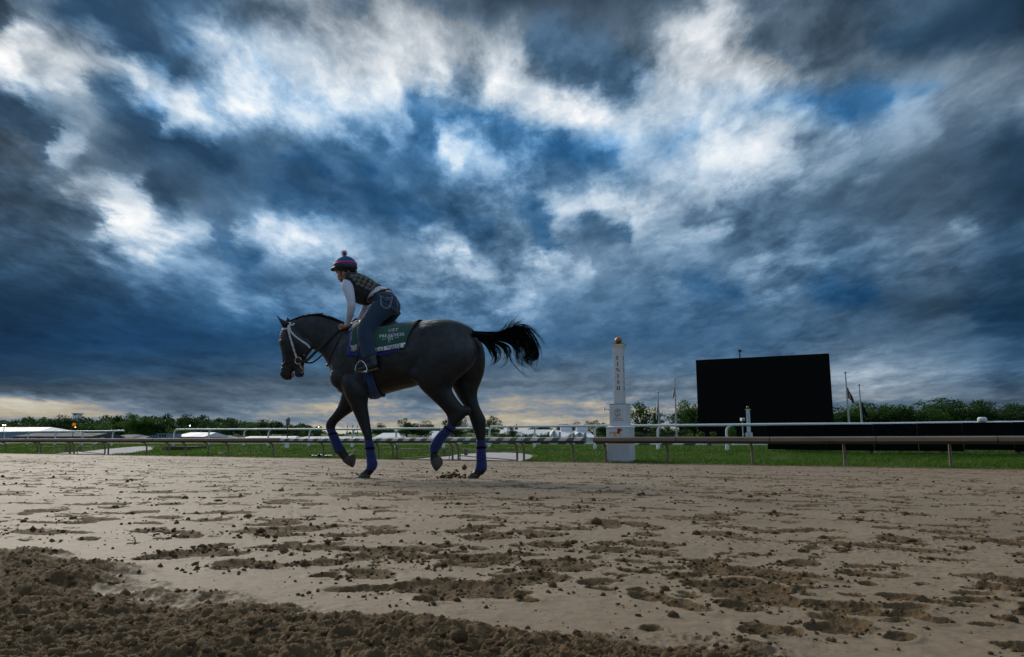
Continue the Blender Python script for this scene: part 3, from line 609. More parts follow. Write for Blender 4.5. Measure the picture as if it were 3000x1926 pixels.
QR, HR = 27.0, 1.01                           # dirt rail: across-track position, height
ZR = float(gz(QR))
def track_frame(s, q_, z): return tuple(W(s, q_, z)), -TA
def dirt_rail(label, s0, s1, striped, posts, seam=2.9, end_open=False):
    """wide cantilevered cover in panels, carried on goose-neck posts set back from the track; local x runs along the rail"""
    loc, rz = track_frame(s0, QR, ZR)
    t = thing("track_rail", label, "rail", loc, rz, "safety rails beside the dirt track"); n = max(1, round((s1 - s0) / seam)); L = (s1 - s0) / n
    prof = [(0.10, HR), (-0.02, HR + 0.012), (-0.10, HR - 0.005), (-0.155, HR - 0.035), (-0.20, HR - 0.145), (-0.185, HR - 0.165), (0.02, HR - 0.235), (0.10, HR - 0.245), (0.125, HR - 0.10)]
    sh = [random.gauss(0, 0.006) for _ in range(n + 1)]
    for i in range(n):
        a, b = i * L + 0.012, (i + 1) * L - 0.012; mb = MB(); k = len(prof)
        v = [(a, p[0], p[1] + sh[i]) for p in prof] + [(b, p[0], p[1] + sh[i + 1]) for p in prof]
        mb.add(v, [tuple(range(k)), tuple(range(2 * k - 1, k - 1, -1))] + [(j, j + k, (j + 1) % k + k, (j + 1) % k) for j in range(k)])
        o = mb.build("rail_cover", M_STRIPE if striped else M_MUD, t)
        if striped:                           # paint only on the sloping face; the rest of the cover is muddy
            o.data.materials.append(M_MUD)
            for f in o.data.polygons:
                nz = f.normal
                if not (nz.y < -0.3 and nz.z > 0.1): f.material_index = 1
    for s in posts:
        x = s - s0; zb = float(gz(QR + 0.42)) - ZR - 0.1
        if x < 0 or x > s1 - s0: continue
        mb = MB(); mb.tube([(x, 0.46, zb), (x, 0.45, HR - 0.55), (x, 0.40, HR - 0.36), (x, 0.28, HR - 0.26), (x, 0.06, HR - 0.215)], [0.05, 0.048, 0.045, 0.042, 0.04], 8)
        mb.build("post", M_POST, t, smooth=50)
    return t
def su(u, q_=QR + 0.42, v=1320): return s_at(u, v, q_)
posts_brown = [su(u) for u in (1774, 1955, 2203, 2473, 2783)] + [su(2783) + 3.4, su(2783) + 6.8]
dirt_rail("brown muddy rail from the finish post out past the black board", su(1742, QR), su(2783) + 8.0, False, posts_brown, 3.6)
dirt_rail("green and white striped rail with diagonal bands behind the horse's legs", su(823, QR), su(1716, QR), True, [su(u) for u in (947, 1108, 1150, 1162, 1325, 1342, 1514, 1534, 1679)], 2.9)
dirt_rail("brown muddy rail between the sand crossing and the striped rail", su(452, QR), su(822, QR), False, [su(u) for u in (495, 543, 609, 668, 800)], 3.2)
dirt_rail("brown muddy rail at the picture's edge in front of the barns", su(-330, QR), su(451, QR), False, [su(u) for u in (-250, -160, -70, 15, 107, 118, 205, 216, 306, 316, 428)], 3.0)

def rail_gate(label, u0, u1, side):
    """low swing gate hung from the rail posts: two bars, a dropper and a latch box"""
    s0, s1 = su(u0), su(u1); q_ = QR + 0.42; loc, rz = track_frame(s0, q_, float(gz(q_)))
    t = thing("rail_gate", label, "gate", loc, rz); L = s1 - s0; h = 0.47
    MB().tube([(0, 0, h), (L * .5, 0.02, h - .005), (L, 0.03, h)], 0.022, 6).build("top_bar", M_POST, t, True)
    a, b = ((0, 0.04), (L, 0.28))[::1]
    z0, z1 = (0.03, 0.20) if side > 0 else (0.20, 0.03)
    MB().tube([(0.02, 0, z0), (L - .02, 0.03, z1)], 0.022, 6).build("lower_bar", M_POST, t, True)
    x = L - 0.12 if side > 0 else 0.12
    MB().tube([(x, 0, -0.1), (x, 0, h)], 0.02, 6).build("dropper", M_POST, t, True)
    x2 = L * .87 if side > 0 else L * .14
    MB().box((x2 - .07, -.05, h - .26), (x2 + .07, .05, h + .03), .01).build("latch_box", M_POST, t)
    return t
rail_gate("low tubular gate leaf in front of the barns, hung on the outer post", 118, 206, 1)
rail_gate("low tubular gate leaf in front of the barns, beside the sand crossing", 224, 306, -1)
rail_gate("low tubular gate leaf behind the horse's raised hind leg", 1164, 1323, 1)
rail_gate("low tubular gate leaf behind the horse's standing hind leg", 1342, 1513, -1)

# ------------------------------------------------------------------ white goose-neck rails of the turf course
def turf_rail(label, s0, s1, posts, q_, ztop, ztop1=None, rr=0.058):
    zg = float(gz(q_)); loc, rz = track_frame(s0, q_, zg); t = thing("turf_rail", label, "rail", loc, rz, "white rails of the turf course")
    L = s1 - s0; h0 = ztop - zg; h1 = (ztop1 if ztop1 is not None else ztop) - zg; n = max(2, int(L / 3)); pts = [(L * i / n, 0, h0 + (h1 - h0) * i / n + random.gauss(0, .006)) for i in range(n + 1)]
    MB().tube(pts, rr, 10).build("top_rail", M_WHITE, t, 50)
    for s in posts:
        x = s - s0; h = h0 + (h1 - h0) * x / L; zb = bank_z(s, q_ + .02) - zg - .08
        mb = MB(); c = [(x, 0.0, zb), (x, 0.0, h - 0.30)] + [(x + 0.30 * (1 - math.cos(a)), 0.0, h - 0.30 + 0.285 * math.sin(a)) for a in np.linspace(0.2, math.pi / 2, 6)]
        mb.tube(c, 0.052, 8).build("post", M_WHITE, t, 50)
        MB().tube([(x, 0, zb), (x, 0, zb + .28)], 0.085, 8).build("socket", M_WHITE, t, 50)
    return t
QT = 32.6
def st(u, v=1300): return s_at(u, v, QT)
def zt(u, v): return float(at_q(u, v, QT)[2])
turf_rail("white gooseneck rail in front of the barns, ending in mid-air", st(-300), st(360), [st(u) for u in (-240, -150, -70, 10, 80, 160, 240, 328)], QT, zt(0, 1266), zt(360, 1263))
turf_rail("white gooseneck rail running behind the horse", st(515), st(1432), [st(u) for u in (508, 610, 714, 785, 905, 1032, 1160, 1300)], QT, zt(515, 1259), zt(1432, 1256))
turf_rail("long white gooseneck rail running behind the finish post to the black board", st(1436), st(3450), [st(u) for u in (1434, 1566, 1743, 1928, 2130)], QT, zt(1436, 1251), zt(3000, 1239))
# inner rails of the turf course, far side
def low_rail(label, s0, s1, q_, ztop, m_, step, rr=0.045, h=None):
    zg = float(gz(q_)); loc, rz = track_frame(s0, q_, zg); t = thing("inner_rail", label, "rail", loc, rz, "low rails far across the turf course"); L = s1 - s0; h = ztop - zg
    MB().tube([(L * i / 12, 0, h) for i in range(13)], rr, 6).build("top_rail", m_, t, True)
    for i in range(int(L / step) + 1):
        MB().tube([(i * step + .2, 0, -.05), (i * step + .2, 0, h)], 0.05, 6).build("post", M_WHITE, t, True)
    return t
QI = 52.0
def si(u, q_=QI): return s_at(u, 1300, q_)
low_rail("thin white inner rail across the grass on the barn side", si(0), si(560), QI, float(at_q(300, 1297, QI)[2]) + .05, M_WHITE, 5.2)
low_rail("thin white inner rail seen between the horse's legs", si(575), si(1250), QI, float(at_q(900, 1298, QI)[2]), M_WHITE, 4.2)
low_rail("blue and white striped inner rail beside the finish post", si(1330), si(1775), QI, float(at_q(1500, 1300, QI)[2]), M_BSTRIPE, 4.0, .06)
low_rail("blue and white striped inner rail under the second finish post", si(1862), si(2145), 46.0, float(at_q(2000, 1303, 46.0)[2]), M_BSTRIPE, 6.0, .07)
low_rail("plain white low rail in front of the garden bed by the video board", s_at(2146, 1300, 46.0), s_at(2248, 1300, 46.0), 46.0, float(at_q(2200, 1303, 46.0)[2]), M_WHITE, 3.0, .06)

# ------------------------------------------------------------------ finish posts
M_POSTW = mat("post_white", (0.60, 0.61, 0.63), 0.5, var=0.06, vscale=1.5, bump=0.08, bscale=6)
M_NAVY = mat("navy_letter", (0.006, 0.010, 0.035), 0.5)
M_CAPD = mat("cap_flashing", (0.07, 0.065, 0.06), 0.6)
M_GOLD = mat("gilt_ball", (0.44, 0.185, 0.022), 0.42, metal=0.35, col2=(0.30, 0.11, 0.012), vscale=5)
M_RED = mat("logo_red", (0.33, 0.012, 0.015), 0.5); M_YEL = mat("logo_yellow", (0.62, 0.34, 0.012), 0.5)
def letters(name, body, m_, parent, x, y, z, h, face='front', spacing=1.0, thick=0.004, align='CENTER', wide=1.0):
    """flat lettering laid just proud of a face: front faces -y, right faces +x"""
    V, Fc = text_mesh(body, 1.0, align); top = max(V[:, 1]); k = h / 0.70
    v = [((x + p[0] * k * wide, y - thick, z + p[1] * k) if face == 'front' else (x + thick, y + p[0] * k * wide, z + p[1] * k)) for p in V]
    return mesh_obj(name, v, Fc, m_, parent)
def emblem(parent, x, y, z, k, m_, detail=True):
    """interlaced monogram: a ring C, an M with looped ends and a Y through it"""
    mb = MB(); r = 0.035 * k
    def stroke(pts): mb.tube([(x + p[0] * k, y, z + p[1] * k) for p in pts], r, 6, flat=(1, .3), up=(1, 0, 0.001))
    def ring(cx, cz, rad, a0=0, a1=6.2832, n=14): stroke([(cx + rad * math.cos(a), cz + rad * math.sin(a)) for a in np.linspace(a0, a1, n)])
    for cx in (-.42, .42):
        for cz in (.55, -.55): ring(cx, cz, .17)
        stroke([(cx, -.38), (cx, .38)])
    stroke([(-.33, .42), (0, -.02), (.33, .42)]); stroke([(0, -.75), (0, .82)]); ring(0, .88, .07)
    stroke([(-.35, .64), (.35, .64)]); stroke([(-.35, -.62), (.35, -.62)])
    ring(-.14, -.76, .2, math.pi, 2 * math.pi); stroke([(.42, .62), (.72, .5)]); stroke([(.42, -.44), (.72, -.36)])
    ring(-.28, 0, .52, 2.1, 4.2)
    return mb.build("emblem", m_, parent)
def finish_post(label, p, k, alpha, tail=True):
    """k scales the full-size post; local -y faces the track"""
    t = thing("finish_post", label, "finish post", tuple(p), -R(alpha), "finish posts"); 
    def bx(w, z0, z1, bev=.01): return MB().box((-w / 2 * k, -w / 2 * k, z0 * k), (w / 2 * k, w / 2 * k, z1 * k), bev * k)
    bx(.90, -.06, 1.33).build("base_block", M_POSTW, t)
    mb = MB(); w0, w1 = .95 / 2 * k, .70 / 2 * k
    mb.add([(-w0, -w0, 1.33 * k), (w0, -w0, 1.33 * k), (w0, w0, 1.33 * k), (-w0, w0, 1.33 * k), (-w0, -w0, 1.352 * k), (w0, -w0, 1.352 * k), (w0, w0, 1.352 * k), (-w0, w0, 1.352 * k), (-w1, -w1, 1.41 * k), (w1, -w1, 1.41 * k), (w1, w1, 1.41 * k), (-w1, w1, 1.41 * k)],
           [(0, 3, 2, 1), (0, 1, 5, 4), (1, 2, 6, 5), (2, 3, 7, 6), (3, 0, 4, 7), (4, 5, 9, 8), (5, 6, 10, 9), (6, 7, 11, 10), (7, 4, 8, 11), (8, 9, 10, 11)])
    mb.build("base_cap", M_WHITE, t)
    bx(.685, 1.41, 2.245).build("middle_block", M_POSTW, t)
    bx(.70, 2.245, 2.262, .004).build("flashing", M_CAPD, t)
    bx(.375, 2.262, 4.58).build("shaft", M_POSTW, t)
    mb = MB(); w0, w1 = .1885 * k, .265 * k; z0, z1, z2 = 4.50 * k, 4.63 * k, 4.65 * k
    mb.add([(sx * w, sy * w, z) for w, z in ((w0, z0), (w1, z1), (w1, z2)) for sx, sy in ((-1, -1), (1, -1), (1, 1), (-1, 1))],
           [(3, 2, 1, 0), (0, 1, 5, 4), (1, 2, 6, 5), (2, 3, 7, 6), (3, 0, 4, 7), (4, 5, 9, 8), (5, 6, 10, 9), (6, 7, 11, 10), (7, 4, 8, 11), (8, 9, 10, 11)])
    mb.build("capital", M_WHITE, t)
    bx(.545, 4.651, 4.672, .003).build("cap_flashing", M_CAPD, t)
    MB().ball((0, 0, 4.825 * k), .148 * k, 20).build("ball", M_GOLD, t, True)
    MB().lathe([(.05 * k, 4.67 * k), (.03 * k, 4.70 * k)], 10).build("ball_collar", M_CAPD, t)
    for i, c in enumerate("FINISH"):
        z = (4.02 - i * .242) * k
        letters("letter", serif(c), M_NAVY, t, 0, -.1875 * k, z, .165 * k, wide=.92); letters("letter", serif(c), M_NAVY, t, .1875 * k, 0, z, .165 * k, 'right', wide=.92)
    MB().box((-.325 * k, -.350 * k, 1.43 * k), (.325 * k, -.343 * k, 2.225 * k)).build("sign_panel", M_POSTW, t)
    emblem(t, 0, -.352 * k, 1.915 * k, .175 * k, M_NAVY)
    letters("lettering", "MARYLAND", M_NAVY, t, 0, -.350 * k, 1.665 * k, .048 * k); letters("lettering", "JOCKEY CLUB", M_NAVY, t, 0, -.350 * k, 1.585 * k, .048 * k)
    # galloping racehorse and jockey mark: red forehand, yellow quarters and tail
    def poly(name, pts, m_): mesh_obj(name, [((a - .02) * k, -.4545 * k, (1.12 + b) * k) for a, b in pts], [tuple(range(len(pts)))], m_, t)
    poly("logo_forehand", [(.0, .02), (.02, .10), (.07, .13), (.11, .16), (.16, .17), (.20, .14), (.245, .105), (.235, .085), (.19, .105), (.155, .085), (.14, .03), (.10, -.02), (.05, -.035), (.0, -.02)], M_RED)
    poly("logo_jockey", [(.0, .12), (.02, .155), (.07, .165), (.10, .19), (.125, .185), (.12, .155), (.09, .135), (.05, .115), (.02, .10)], M_RED)
    poly("logo_quarters", [(.0, .03), (-.06, .055), (-.13, .05), (-.17, .02), (-.16, -.03), (-.11, -.05), (-.04, -.035), (.0, -.03)], M_YEL)
    poly("logo_tail", [(-.17, .035), (-.22, .055), (-.28, .02), (-.33, -.015), (-.27, -.025), (-.21, -.01), (-.175, .012)], M_YEL)
    poly("logo_hind_leg", [(-.11, -.045), (-.07, -.06), (-.06, -.11), (.0, -.15), (.02, -.19), (-.01, -.17), (-.08, -.12), (-.10, -.09)], M_RED)
    poly("logo_fore_leg", [(.06, -.03), (.12, -.05), (.115, -.09), (.05, -.14), (.075, -.15), (.135, -.085), (.17, -.075), (.175, -.13), (.185, -.13), (.18, -.06), (.13, -.03)], M_YEL)
    hn = thing_part("loudspeaker", t)
    MB().lathe([(.028 * k, 0), (.035 * k, .05 * k), (.055 * k, .10 * k), (.105 * k, .16 * k), (.098 * k, .155 * k), (.03 * k, .04 * k)], 14).build("horn", M_WHITE, hn, True)
    MB().tube([(0, 0, 0), (0, 0, -.16 * k)], .02 * k, 6).build("bracket", M_CAPD, hn)
    hn.location = (-.47 * k, -.10 * k, 2.06 * k); hn.rotation_euler = (R(20), R(-75), 0)
    MB().box((-.362 * k, -.20 * k, 1.45 * k), (-.345 * k, .25 * k, 1.93 * k)).build("side_panel", M_DKMET, t)
    return t
def thing_part(name, parent):                 # an Empty that groups the pieces of one part
    o = bpy.data.objects.new(name, None); COL.objects.link(o); o.parent = parent; o.empty_display_size = .1; return o
pf = at_q(1820, 1354, 28.05); kf = (pf[1]) / F * (1354 - 1010) / 4.65 / cp
pf[2] = float(at_q(1820, 1353.5, 28.05)[2])
finish_post("tall white finish post with gilt ball behind the brown rail", pf, 1.03, 24.0)
MB().box((-1.75, -.55, -.25), (1.55, .55, .012), .01).build("base_slab", mat("slab_concrete", (.17, .15, .12), .85, var=.2, vscale=3, bump=.3), None).location = tuple(pf)
o = bpy.data.objects["base_slab"]; o.name = "concrete_slab"; o.rotation_euler = (0, 0, -TA); tag(o, "low muddy concrete slab under the tall finish post", "slab")
p2 = at_depth(2196, 1304, 68.0); p2[2] = -1.28
finish_post("small distant finish post in front of the video board", p2, 0.91, 19.0)

# ------------------------------------------------------------------ video board and the long black board
t = thing("video_board", "huge blank black video board on the infield", "screen", tuple(at_depth(2236, 1300, 73)), math.atan2(-6.0, 11.7)); t.location.z = gz(60)
pl_, pr_ = at_depth(2038, 1056, 76.4), at_depth(2427, 1035, 70.4); zl = float(pl_[2]); zr = float(pr_[2]); wdt = float(np.hypot(*(pr_ - pl_)[:2])); mid = (pl_ + pr_) / 2
t.location = (mid[0], mid[1], gz(60)); t.rotation_euler = (0, 0, math.atan2(pr_[1] - pl_[1], pr_[0] - pl_[0])); ht = (zl + zr) / 2 - gz(60)
MB().box((-wdt / 2, .05, .5), (wdt / 2, 1.1, ht)).build("cabinet", M_BLACK, t)
M_LED = mat("led_face", (0.0024, 0.0028, 0.0034), 0.65, var=0.35, vscale=0.5, spec=0.12)
for i in range(6):
    for j in range(4):
        a, b = -wdt / 2 + .06 + (wdt - .12) * i / 6, -wdt / 2 + .06 + (wdt - .12) * (i + 1) / 6; c, d = .6 + (ht - .66) * j / 4, .6 + (ht - .66) * (j + 1) / 4
        MB().box((a + .004, -.012, c + .004), (b - .004, .049, d - .004)).build("screen_panel", M_LED, t)
for x in (-wdt * .35, 0, wdt * .35): MB().box((x - .25, .3, -.1), (x + .25, .8, .498)).build("leg", M_BLACK, t)
x = -wdt / 2 + wdt * (2177 - 2040) / 389 * .98
cm_ = thing_part("mast_camera", t); MB().tube([(x, .5, ht), (x, .5, ht + .75)], .07, 8).build("mast", M_DKMET, cm_); MB().box((x - .14, .35, ht + .72), (x + .17, .75, ht + .92), .02).build("camera_head", M_DKMET, cm_)

qb = 31.7
def zb_(u, v): return float(at_q(u, v, qb)[2])
s0, s1 = s_at(2248, 1280, qb), s_at(2990, 1280, qb) + 9
loc, rz = track_frame(s0, qb, float(gz(qb))); t = thing("advertising_board", "long low black board on short legs along the white rail", "board", loc, rz); z0 = float(gz(qb))
def sb(u): return s_at(u, 1290, qb) - s0
edges = [(0, sb(2300), 1317), (sb(2300), sb(2420), 1319.5), (sb(2420), sb(2560), 1319.5), (sb(2560), sb(2690), 1319.5), (sb(2690), sb(2822), 1319.5), (sb(2822), sb(2970), 1316), (sb(2970), s1 - s0, 1319.5)]
for i, (a, b, v) in enumerate(edges):
    MB().box((a + .006, -.05 + .004 * (i % 2), zb_(2300, v) - z0), (b - .006, .05, zb_(2300, 1247) - z0 + .06 * min(1, a / 12))).build("panel", M_BLACK, t)
for u in (2335, 2550, 2760, 2980): MB().box((sb(u) - .06, -.03, -.12), (sb(u) + .06, .03, zb_(2300, 1317) - z0 - .002)).build("leg", M_DKMET, t)
o = MB().lathe([(.14, 0), (.16, .03), (.16, .12), (.11, .17)], 12).build("rail_lamp", M_WHITE, None, 40); o.location = tuple(at_q(2878, 1236, QT)); tag(o, "small round lamp standing on top of the white rail", "lamp")
o.name = "dome_lamp"
# ------------------------------------------------------------------ trees
M_LEAF = [leaf_mat("leaf_dark", (0.014, 0.042, 0.010), (0.050, 0.105, 0.020), .3), leaf_mat("leaf_mid", (0.024, 0.070, 0.010), (0.078, 0.160, 0.022), .38), leaf_mat("leaf_light", (0.045, 0.105, 0.016), (0.115, 0.205, 0.036), .4)]
M_BARK = mat("bark", (0.045, 0.036, 0.028), 0.9, var=.3, vscale=6, bump=.5)
def crown_mesh(seed, nblob, nleaf, leaf, spread=(0.5, 0.5, 0.42), zc=0.60, low=0.16, open_=0.0):
    """unit-height crown: leaf-sized faces gathered on overlapping clumps with ragged edges and gaps"""
    r = np.random.default_rng(seed); V = []
    cen = []
    for i in range(nblob):
        d = r.normal(0, 1, 3); d /= np.linalg.norm(d); k = r.random() ** 0.45
        c = np.array([d[0] * spread[0] * k, d[1] * spread[1] * k, zc + d[2] * spread[2] * k])
        c[2] = max(c[2], low); cen.append((c, (0.11 + 0.13 * r.random()) * (1.15 - 0.35 * k) * (1 - open_ * .3)))
    per = nleaf // nblob
    for c, rad in cen:
        d = r.normal(0, 1, (per, 3)); d /= np.linalg.norm(d, axis=1)[:, None]; rr = rad * (0.55 + 0.62 * r.random(per) ** .7) * (1 + .18 * np.sin(d[:, 0] * 7 + d[:, 2] * 9))
        p = c + d * rr[:, None] * np.array([1, 1, .8])
        a = r.normal(0, 1, (per, 3)); b = r.normal(0, 1, (per, 3)); a /= np.linalg.norm(a, axis=1)[:, None]; b -= a * (a * b).sum(1)[:, None]; b /= np.linalg.norm(b, axis=1)[:, None]
        sz = leaf * (0.6 + 0.8 * r.random(per))[:, None]
        V.append(np.stack([p - a * sz, p + b * sz * .55, p + a * sz, p - b * sz * .55], 1))
    V = np.concatenate(V).reshape(-1, 3); n = len(V) // 4; ii = np.arange(n) * 4
    return V, np.stack([ii, ii + 1, ii + 2, ii + 3], -1), cen
def trunk_mesh(cen, seed, r0=0.028):
    r = np.random.default_rng(seed); mb = MB(); mb.tube([(0, 0, -.03), (.005, 0, .15), (.01, .008, .35), (0, .01, .62)], [r0, r0 * .8, r0 * .6, r0 * .25], 7)
    for c, rad in cen[:: max(1, len(cen) // 9)]:
        z = .18 + .3 * r.random(); mb.tube([(0, 0, z), tuple(c * .5 + np.array([0, 0, z * .5 + .02])), tuple(c)], [r0 * .5, r0 * .32, r0 * .12], 5)
    return mb
TREE = []
for k, (nb_, nl, lf, spd, zc, low, op) in enumerate([(26, 5200, .020, (.42, .42, .36), .58, .16, 0), (22, 4400, .022, (.50, .50, .30), .60, .22, 0), (30, 5600, .019, (.34, .34, .42), .55, .12, 0), (20, 2300, .021, (.40, .40, .38), .60, .25, 1.0), (18, 3600, .026, (.62, .62, .26), .42, .10, 0)]):
    V, Fq, cen = crown_mesh(100 + k, nb_, nl, lf, spd, zc, low, op)
    o = big_mesh("crown", V, Fq, M_LEAF[1], smooth=False); tm = trunk_mesh(cen, k).build("trunk", M_BARK, None, True)
    TREE.append((o.data, tm.data)); bpy.data.objects.remove(o); bpy.data.objects.remove(tm)
TREEM = {}
def tree(label, u, vtop, Y, shape=0, leaf=1, wide=1.0, group=None, zb=None, name="broadleaf_tree", trunk=True):
    """one tree standing Y metres ahead whose top shows at (u, vtop)"""
    p = at_depth(u, 1290, Y); zb = gz(60) if zb is None else zb; top = float(at_depth(u, vtop, Y)[2]); h = (top - zb) / 0.985
    key = (shape, leaf)
    if key not in TREEM:
        c = TREE[shape][0].copy(); c.materials.clear(); c.materials.append(M_LEAF[leaf]); TREEM[key] = c
    t = thing(name, label, "tree", (p[0], p[1], zb), random.uniform(0, 6.28), group); t.scale = (h * wide, h * wide, h)
    for nm, me in ((("crown", TREEM[key]), ("trunk", TREE[shape][1])) if trunk else (("crown", TREEM[key]),)):
        o = bpy.data.objects.new(nm, me); COL.objects.link(o); o.parent = t
    return t
ORD = ["first", "second", "third", "fourth", "fifth", "sixth", "seventh", "eighth", "ninth", "tenth", "eleventh", "twelfth", "thirteenth", "fourteenth", "fifteenth", "sixteenth", "seventeenth", "eighteenth", "nineteenth", "twentieth", "twenty-first", "twenty-second", "twenty-third", "twenty-fourth"]

# far wooded ridge: one mass of crowns on rising ground, with the crowns along its front as single trees
RIDGE = [(-260, 1224), (0, 1227), (60, 1224), (110, 1222), (165, 1222), (182, 1213), (215, 1219), (262, 1219), (300, 1218), (350, 1216), (398, 1211), (430, 1213), (470, 1215), (520, 1217), (560, 1213), (590, 1217), (630, 1223), (660, 1226), (686, 1224), (703, 1240), (724, 1234), (755, 1230), (790, 1228), (830, 1236), (875, 1239), (908, 1238), (930, 1249), (960, 1257), (1010, 1258), (1085, 1246), (1105, 1239), (1145, 1240), (1170, 1246), (1240, 1243), (1285, 1242), (1310, 1246), (1350, 1244), (1440, 1250), (1465, 1240), (1495, 1242), (1520, 1252), (1560, 1243), (1610, 1239), (1650, 1242), (1690, 1250), (1760, 1252), (1850, 1252), (2050, 1245), (2440, 1230), (2600, 1215), (3000, 1210), (3300, 1212)]
rx, ry = [r[0] for r in RIDGE], [r[1] for r in RIDGE]
VV, FF, off = [], [], 0
bases = [crown_mesh(300 + k, 9, 620, .055, (.36, .36, .34), .55, .10)[:2] for k in range(5)]
for i in range(620):
    u = random.uniform(-280, 3320) if i % 3 else random.uniform(-280, 950); back = random.random() ** .8; Y = 330 + 80 * back; vt = np.interp(u, rx, ry) - 1 + (1 - back) * 30 + random.uniform(-1.5, 5)
    if vt > 1284: continue
    top = float(at_depth(u, vt, Y)[2]); p = at_depth(u, 1290, Y); h = random.uniform(9, 14); V, Fq = bases[i % 5]; th = random.random() * 6.28
    c, s_ = math.cos(th), math.sin(th); X_ = np.stack([V[:, 0] * c - V[:, 1] * s_, V[:, 0] * s_ + V[:, 1] * c, V[:, 2]], -1) * np.array([h * 1.05, h * 1.05, h]) + np.array([p[0], p[1], top - h])
    VV.append(X_); FF.append(Fq + off); off += len(V)
tag(big_mesh("woodland", np.concatenate(VV), np.concatenate(FF), M_LEAF[0], smooth=False), "dark green woods on the far ridge across the infield", "woods", kind="stuff")
hv = []; 
for u in np.linspace(-500, 3500, 60):
    for Y, f_ in ((300, 0), (345, .45), (400, .72), (520, .8)):
        top = max(0.0, float(at_depth(u, np.interp(u, rx, ry), Y)[2])); p = at_depth(u, 1290, Y); hv.append((p[0], p[1], -.5 + f_ * top * .8))
o = mesh_obj("hillside", hv, [(i * 4 + j, (i + 1) * 4 + j, (i + 1) * 4 + j + 1, i * 4 + j + 1) for i in range(59) for j in range(3)], M_TURF, smooth=True); o["kind"] = "structure"
front = [(25, 1237, 0, 0), (75, 1241, 1, 1), (128, 1236, 2, 0), (185, 1217, 0, 0), (236, 1240, 1, 1), (290, 1236, 0, 2), (345, 1232, 2, 1), (395, 1213, 0, 1), (428, 1219, 2, 1), (470, 1233, 1, 0), (522, 1238, 4, 2), (565, 1213, 1, 0), (610, 1231, 0, 0), (655, 1238, 2, 0), (688, 1226, 0, 0), (724, 1237, 2, 1), (752, 1231, 0, 1), (770, 1249, 4, 2), (792, 1229, 1, 0), (833, 1238, 0, 0), (872, 1243, 2, 1), (908, 1239, 4, 0), (1112, 1240, 0, 1), (1140, 1244, 4, 0)]
for i, (u, v, sh, lf) in enumerate(front):
    tree(f"{ORD[i]} tree along the front of the wooded ridge, counted from the barn end", u, v, 285 + random.uniform(-15, 15), sh, lf, random.uniform(.95, 1.25), "trees along the front of the ridge", trunk=False)
# nearer trees
tree("leafy tree with bare twigs on top behind the horse's belly", 1192, 1224, 120, 3, 1, 1.0)
tree("dense rounded tree behind the horse's raised hind leg", 1232, 1233, 118, 1, 0, 1.2)
tree("tall dark tree between the horse's hind legs", 1335, 1214, 108, 2, 0, 1.2)
tree("tree rising just beside the horse's standing hind leg", 1434, 1217, 110, 3, 1, .95)
tree("bushy tree by the white tents, next to the hind leg tree", 1470, 1255, 105, 4, 1, 1.5)
tree("green tree in front of the long white tent roof", 1500, 1254, 104, 2, 1, 1.0)
tree("low bushy tree in front of the long white tent roof", 1542, 1258, 100, 4, 1, 1.4)
tree("small round bush at the near end of the tent gable", 1584, 1270, 98, 1, 1, .9, name="shrub")
tree("small spreading bush beside the tent gable", 1600, 1269, 98, 1, 2, 1.0, name="shrub")
tree("small bush in front of the low white tents", 1671, 1270, 98, 3, 1, 1.1, name="shrub")
tree("rounded tree showing over the white tents", 1680, 1236, 170, 1, 0, 1.0)
tree("narrow tree over the white tents, beside the rounded one", 1716, 1233, 165, 3, 1, 1.0)
tree("tall loose tree over the white tents, nearest the finish post", 1754, 1230, 160, 3, 1, 1.0)
tree("dark tree hidden behind the finish post's base", 1776, 1238, 100, 2, 0, 1.2)
tree("large open-crowned tree right beside the finish post", 1885, 1176, 78, 3, 1, 1.25)
tree("low dense tree under the open-crowned tree by the finish post", 1862, 1216, 80, 4, 0, 1.3)
tree("sparse young tree between finish post and white flagpole", 1921, 1192, 84, 3, 0, .35)
tree("tree behind the striped flag's pole", 1994, 1190, 84, 3, 1, 1.05)
tree("tall leafy tree at the edge of the video board", 2036, 1171, 86, 2, 1, 1.15)
tree("dark hedge-like bush between the flagpoles", 1962, 1247, 76, 4, 0, 1.9, name="shrub")
tree("brown-green shrub below the striped flag", 1998, 1264, 74, 4, 1, 1.9, name="shrub")
tree("dark shrub next to the finish post on the flag side", 1900, 1252, 74, 4, 0, 2.0, name="shrub")
tree("leafy shrub in front of the video board beside the rail post", 2142, 1250, 68, 2, 1, .9, name="shrub")
RT = [(2446, 1196, 3, 2, 1.0), (2480, 1190, 1, 1, 1.0), (2514, 1184, 0, 1, 1.0), (2560, 1180, 0, 1, 1.05), (2590, 1181, 2, 0, 1.0), (2626, 1187, 1, 1, 1.0), (2668, 1186, 4, 0, 1.0), (2710, 1172, 0, 1, 1.15), (2756, 1164, 3, 0, 1.05), (2790, 1177, 2, 1, .9), (2836, 1176, 0, 0, 1.0), (2872, 1172, 2, 0, .95), (2930, 1176, 0, 0, 1.05), (2975, 1187, 1, 0, 1.0), (3020, 1184, 0, 0, 1.05), (3075, 1180, 1, 0, 1.1)]
for i, (u, v, sh, lf, w) in enumerate(RT):
    tree(f"{ORD[i]} tree from the video board in the tree line behind the black board", u, v, 132 + random.uniform(-8, 10), sh, lf, w * 1.25, "tree line behind the black board")
for i, (u, v) in enumerate([(2465, 1222), (2540, 1226), (2610, 1224), (2690, 1220), (2770, 1222), (2850, 1224), (2925, 1222), (2990, 1225), (3060, 1222)]):
    tree(f"{ORD[i]} low bush from the video board, under the tree line", u, v, 118, 4, i % 2, 2.0, "bushes under the tree line", name="shrub", trunk=False)

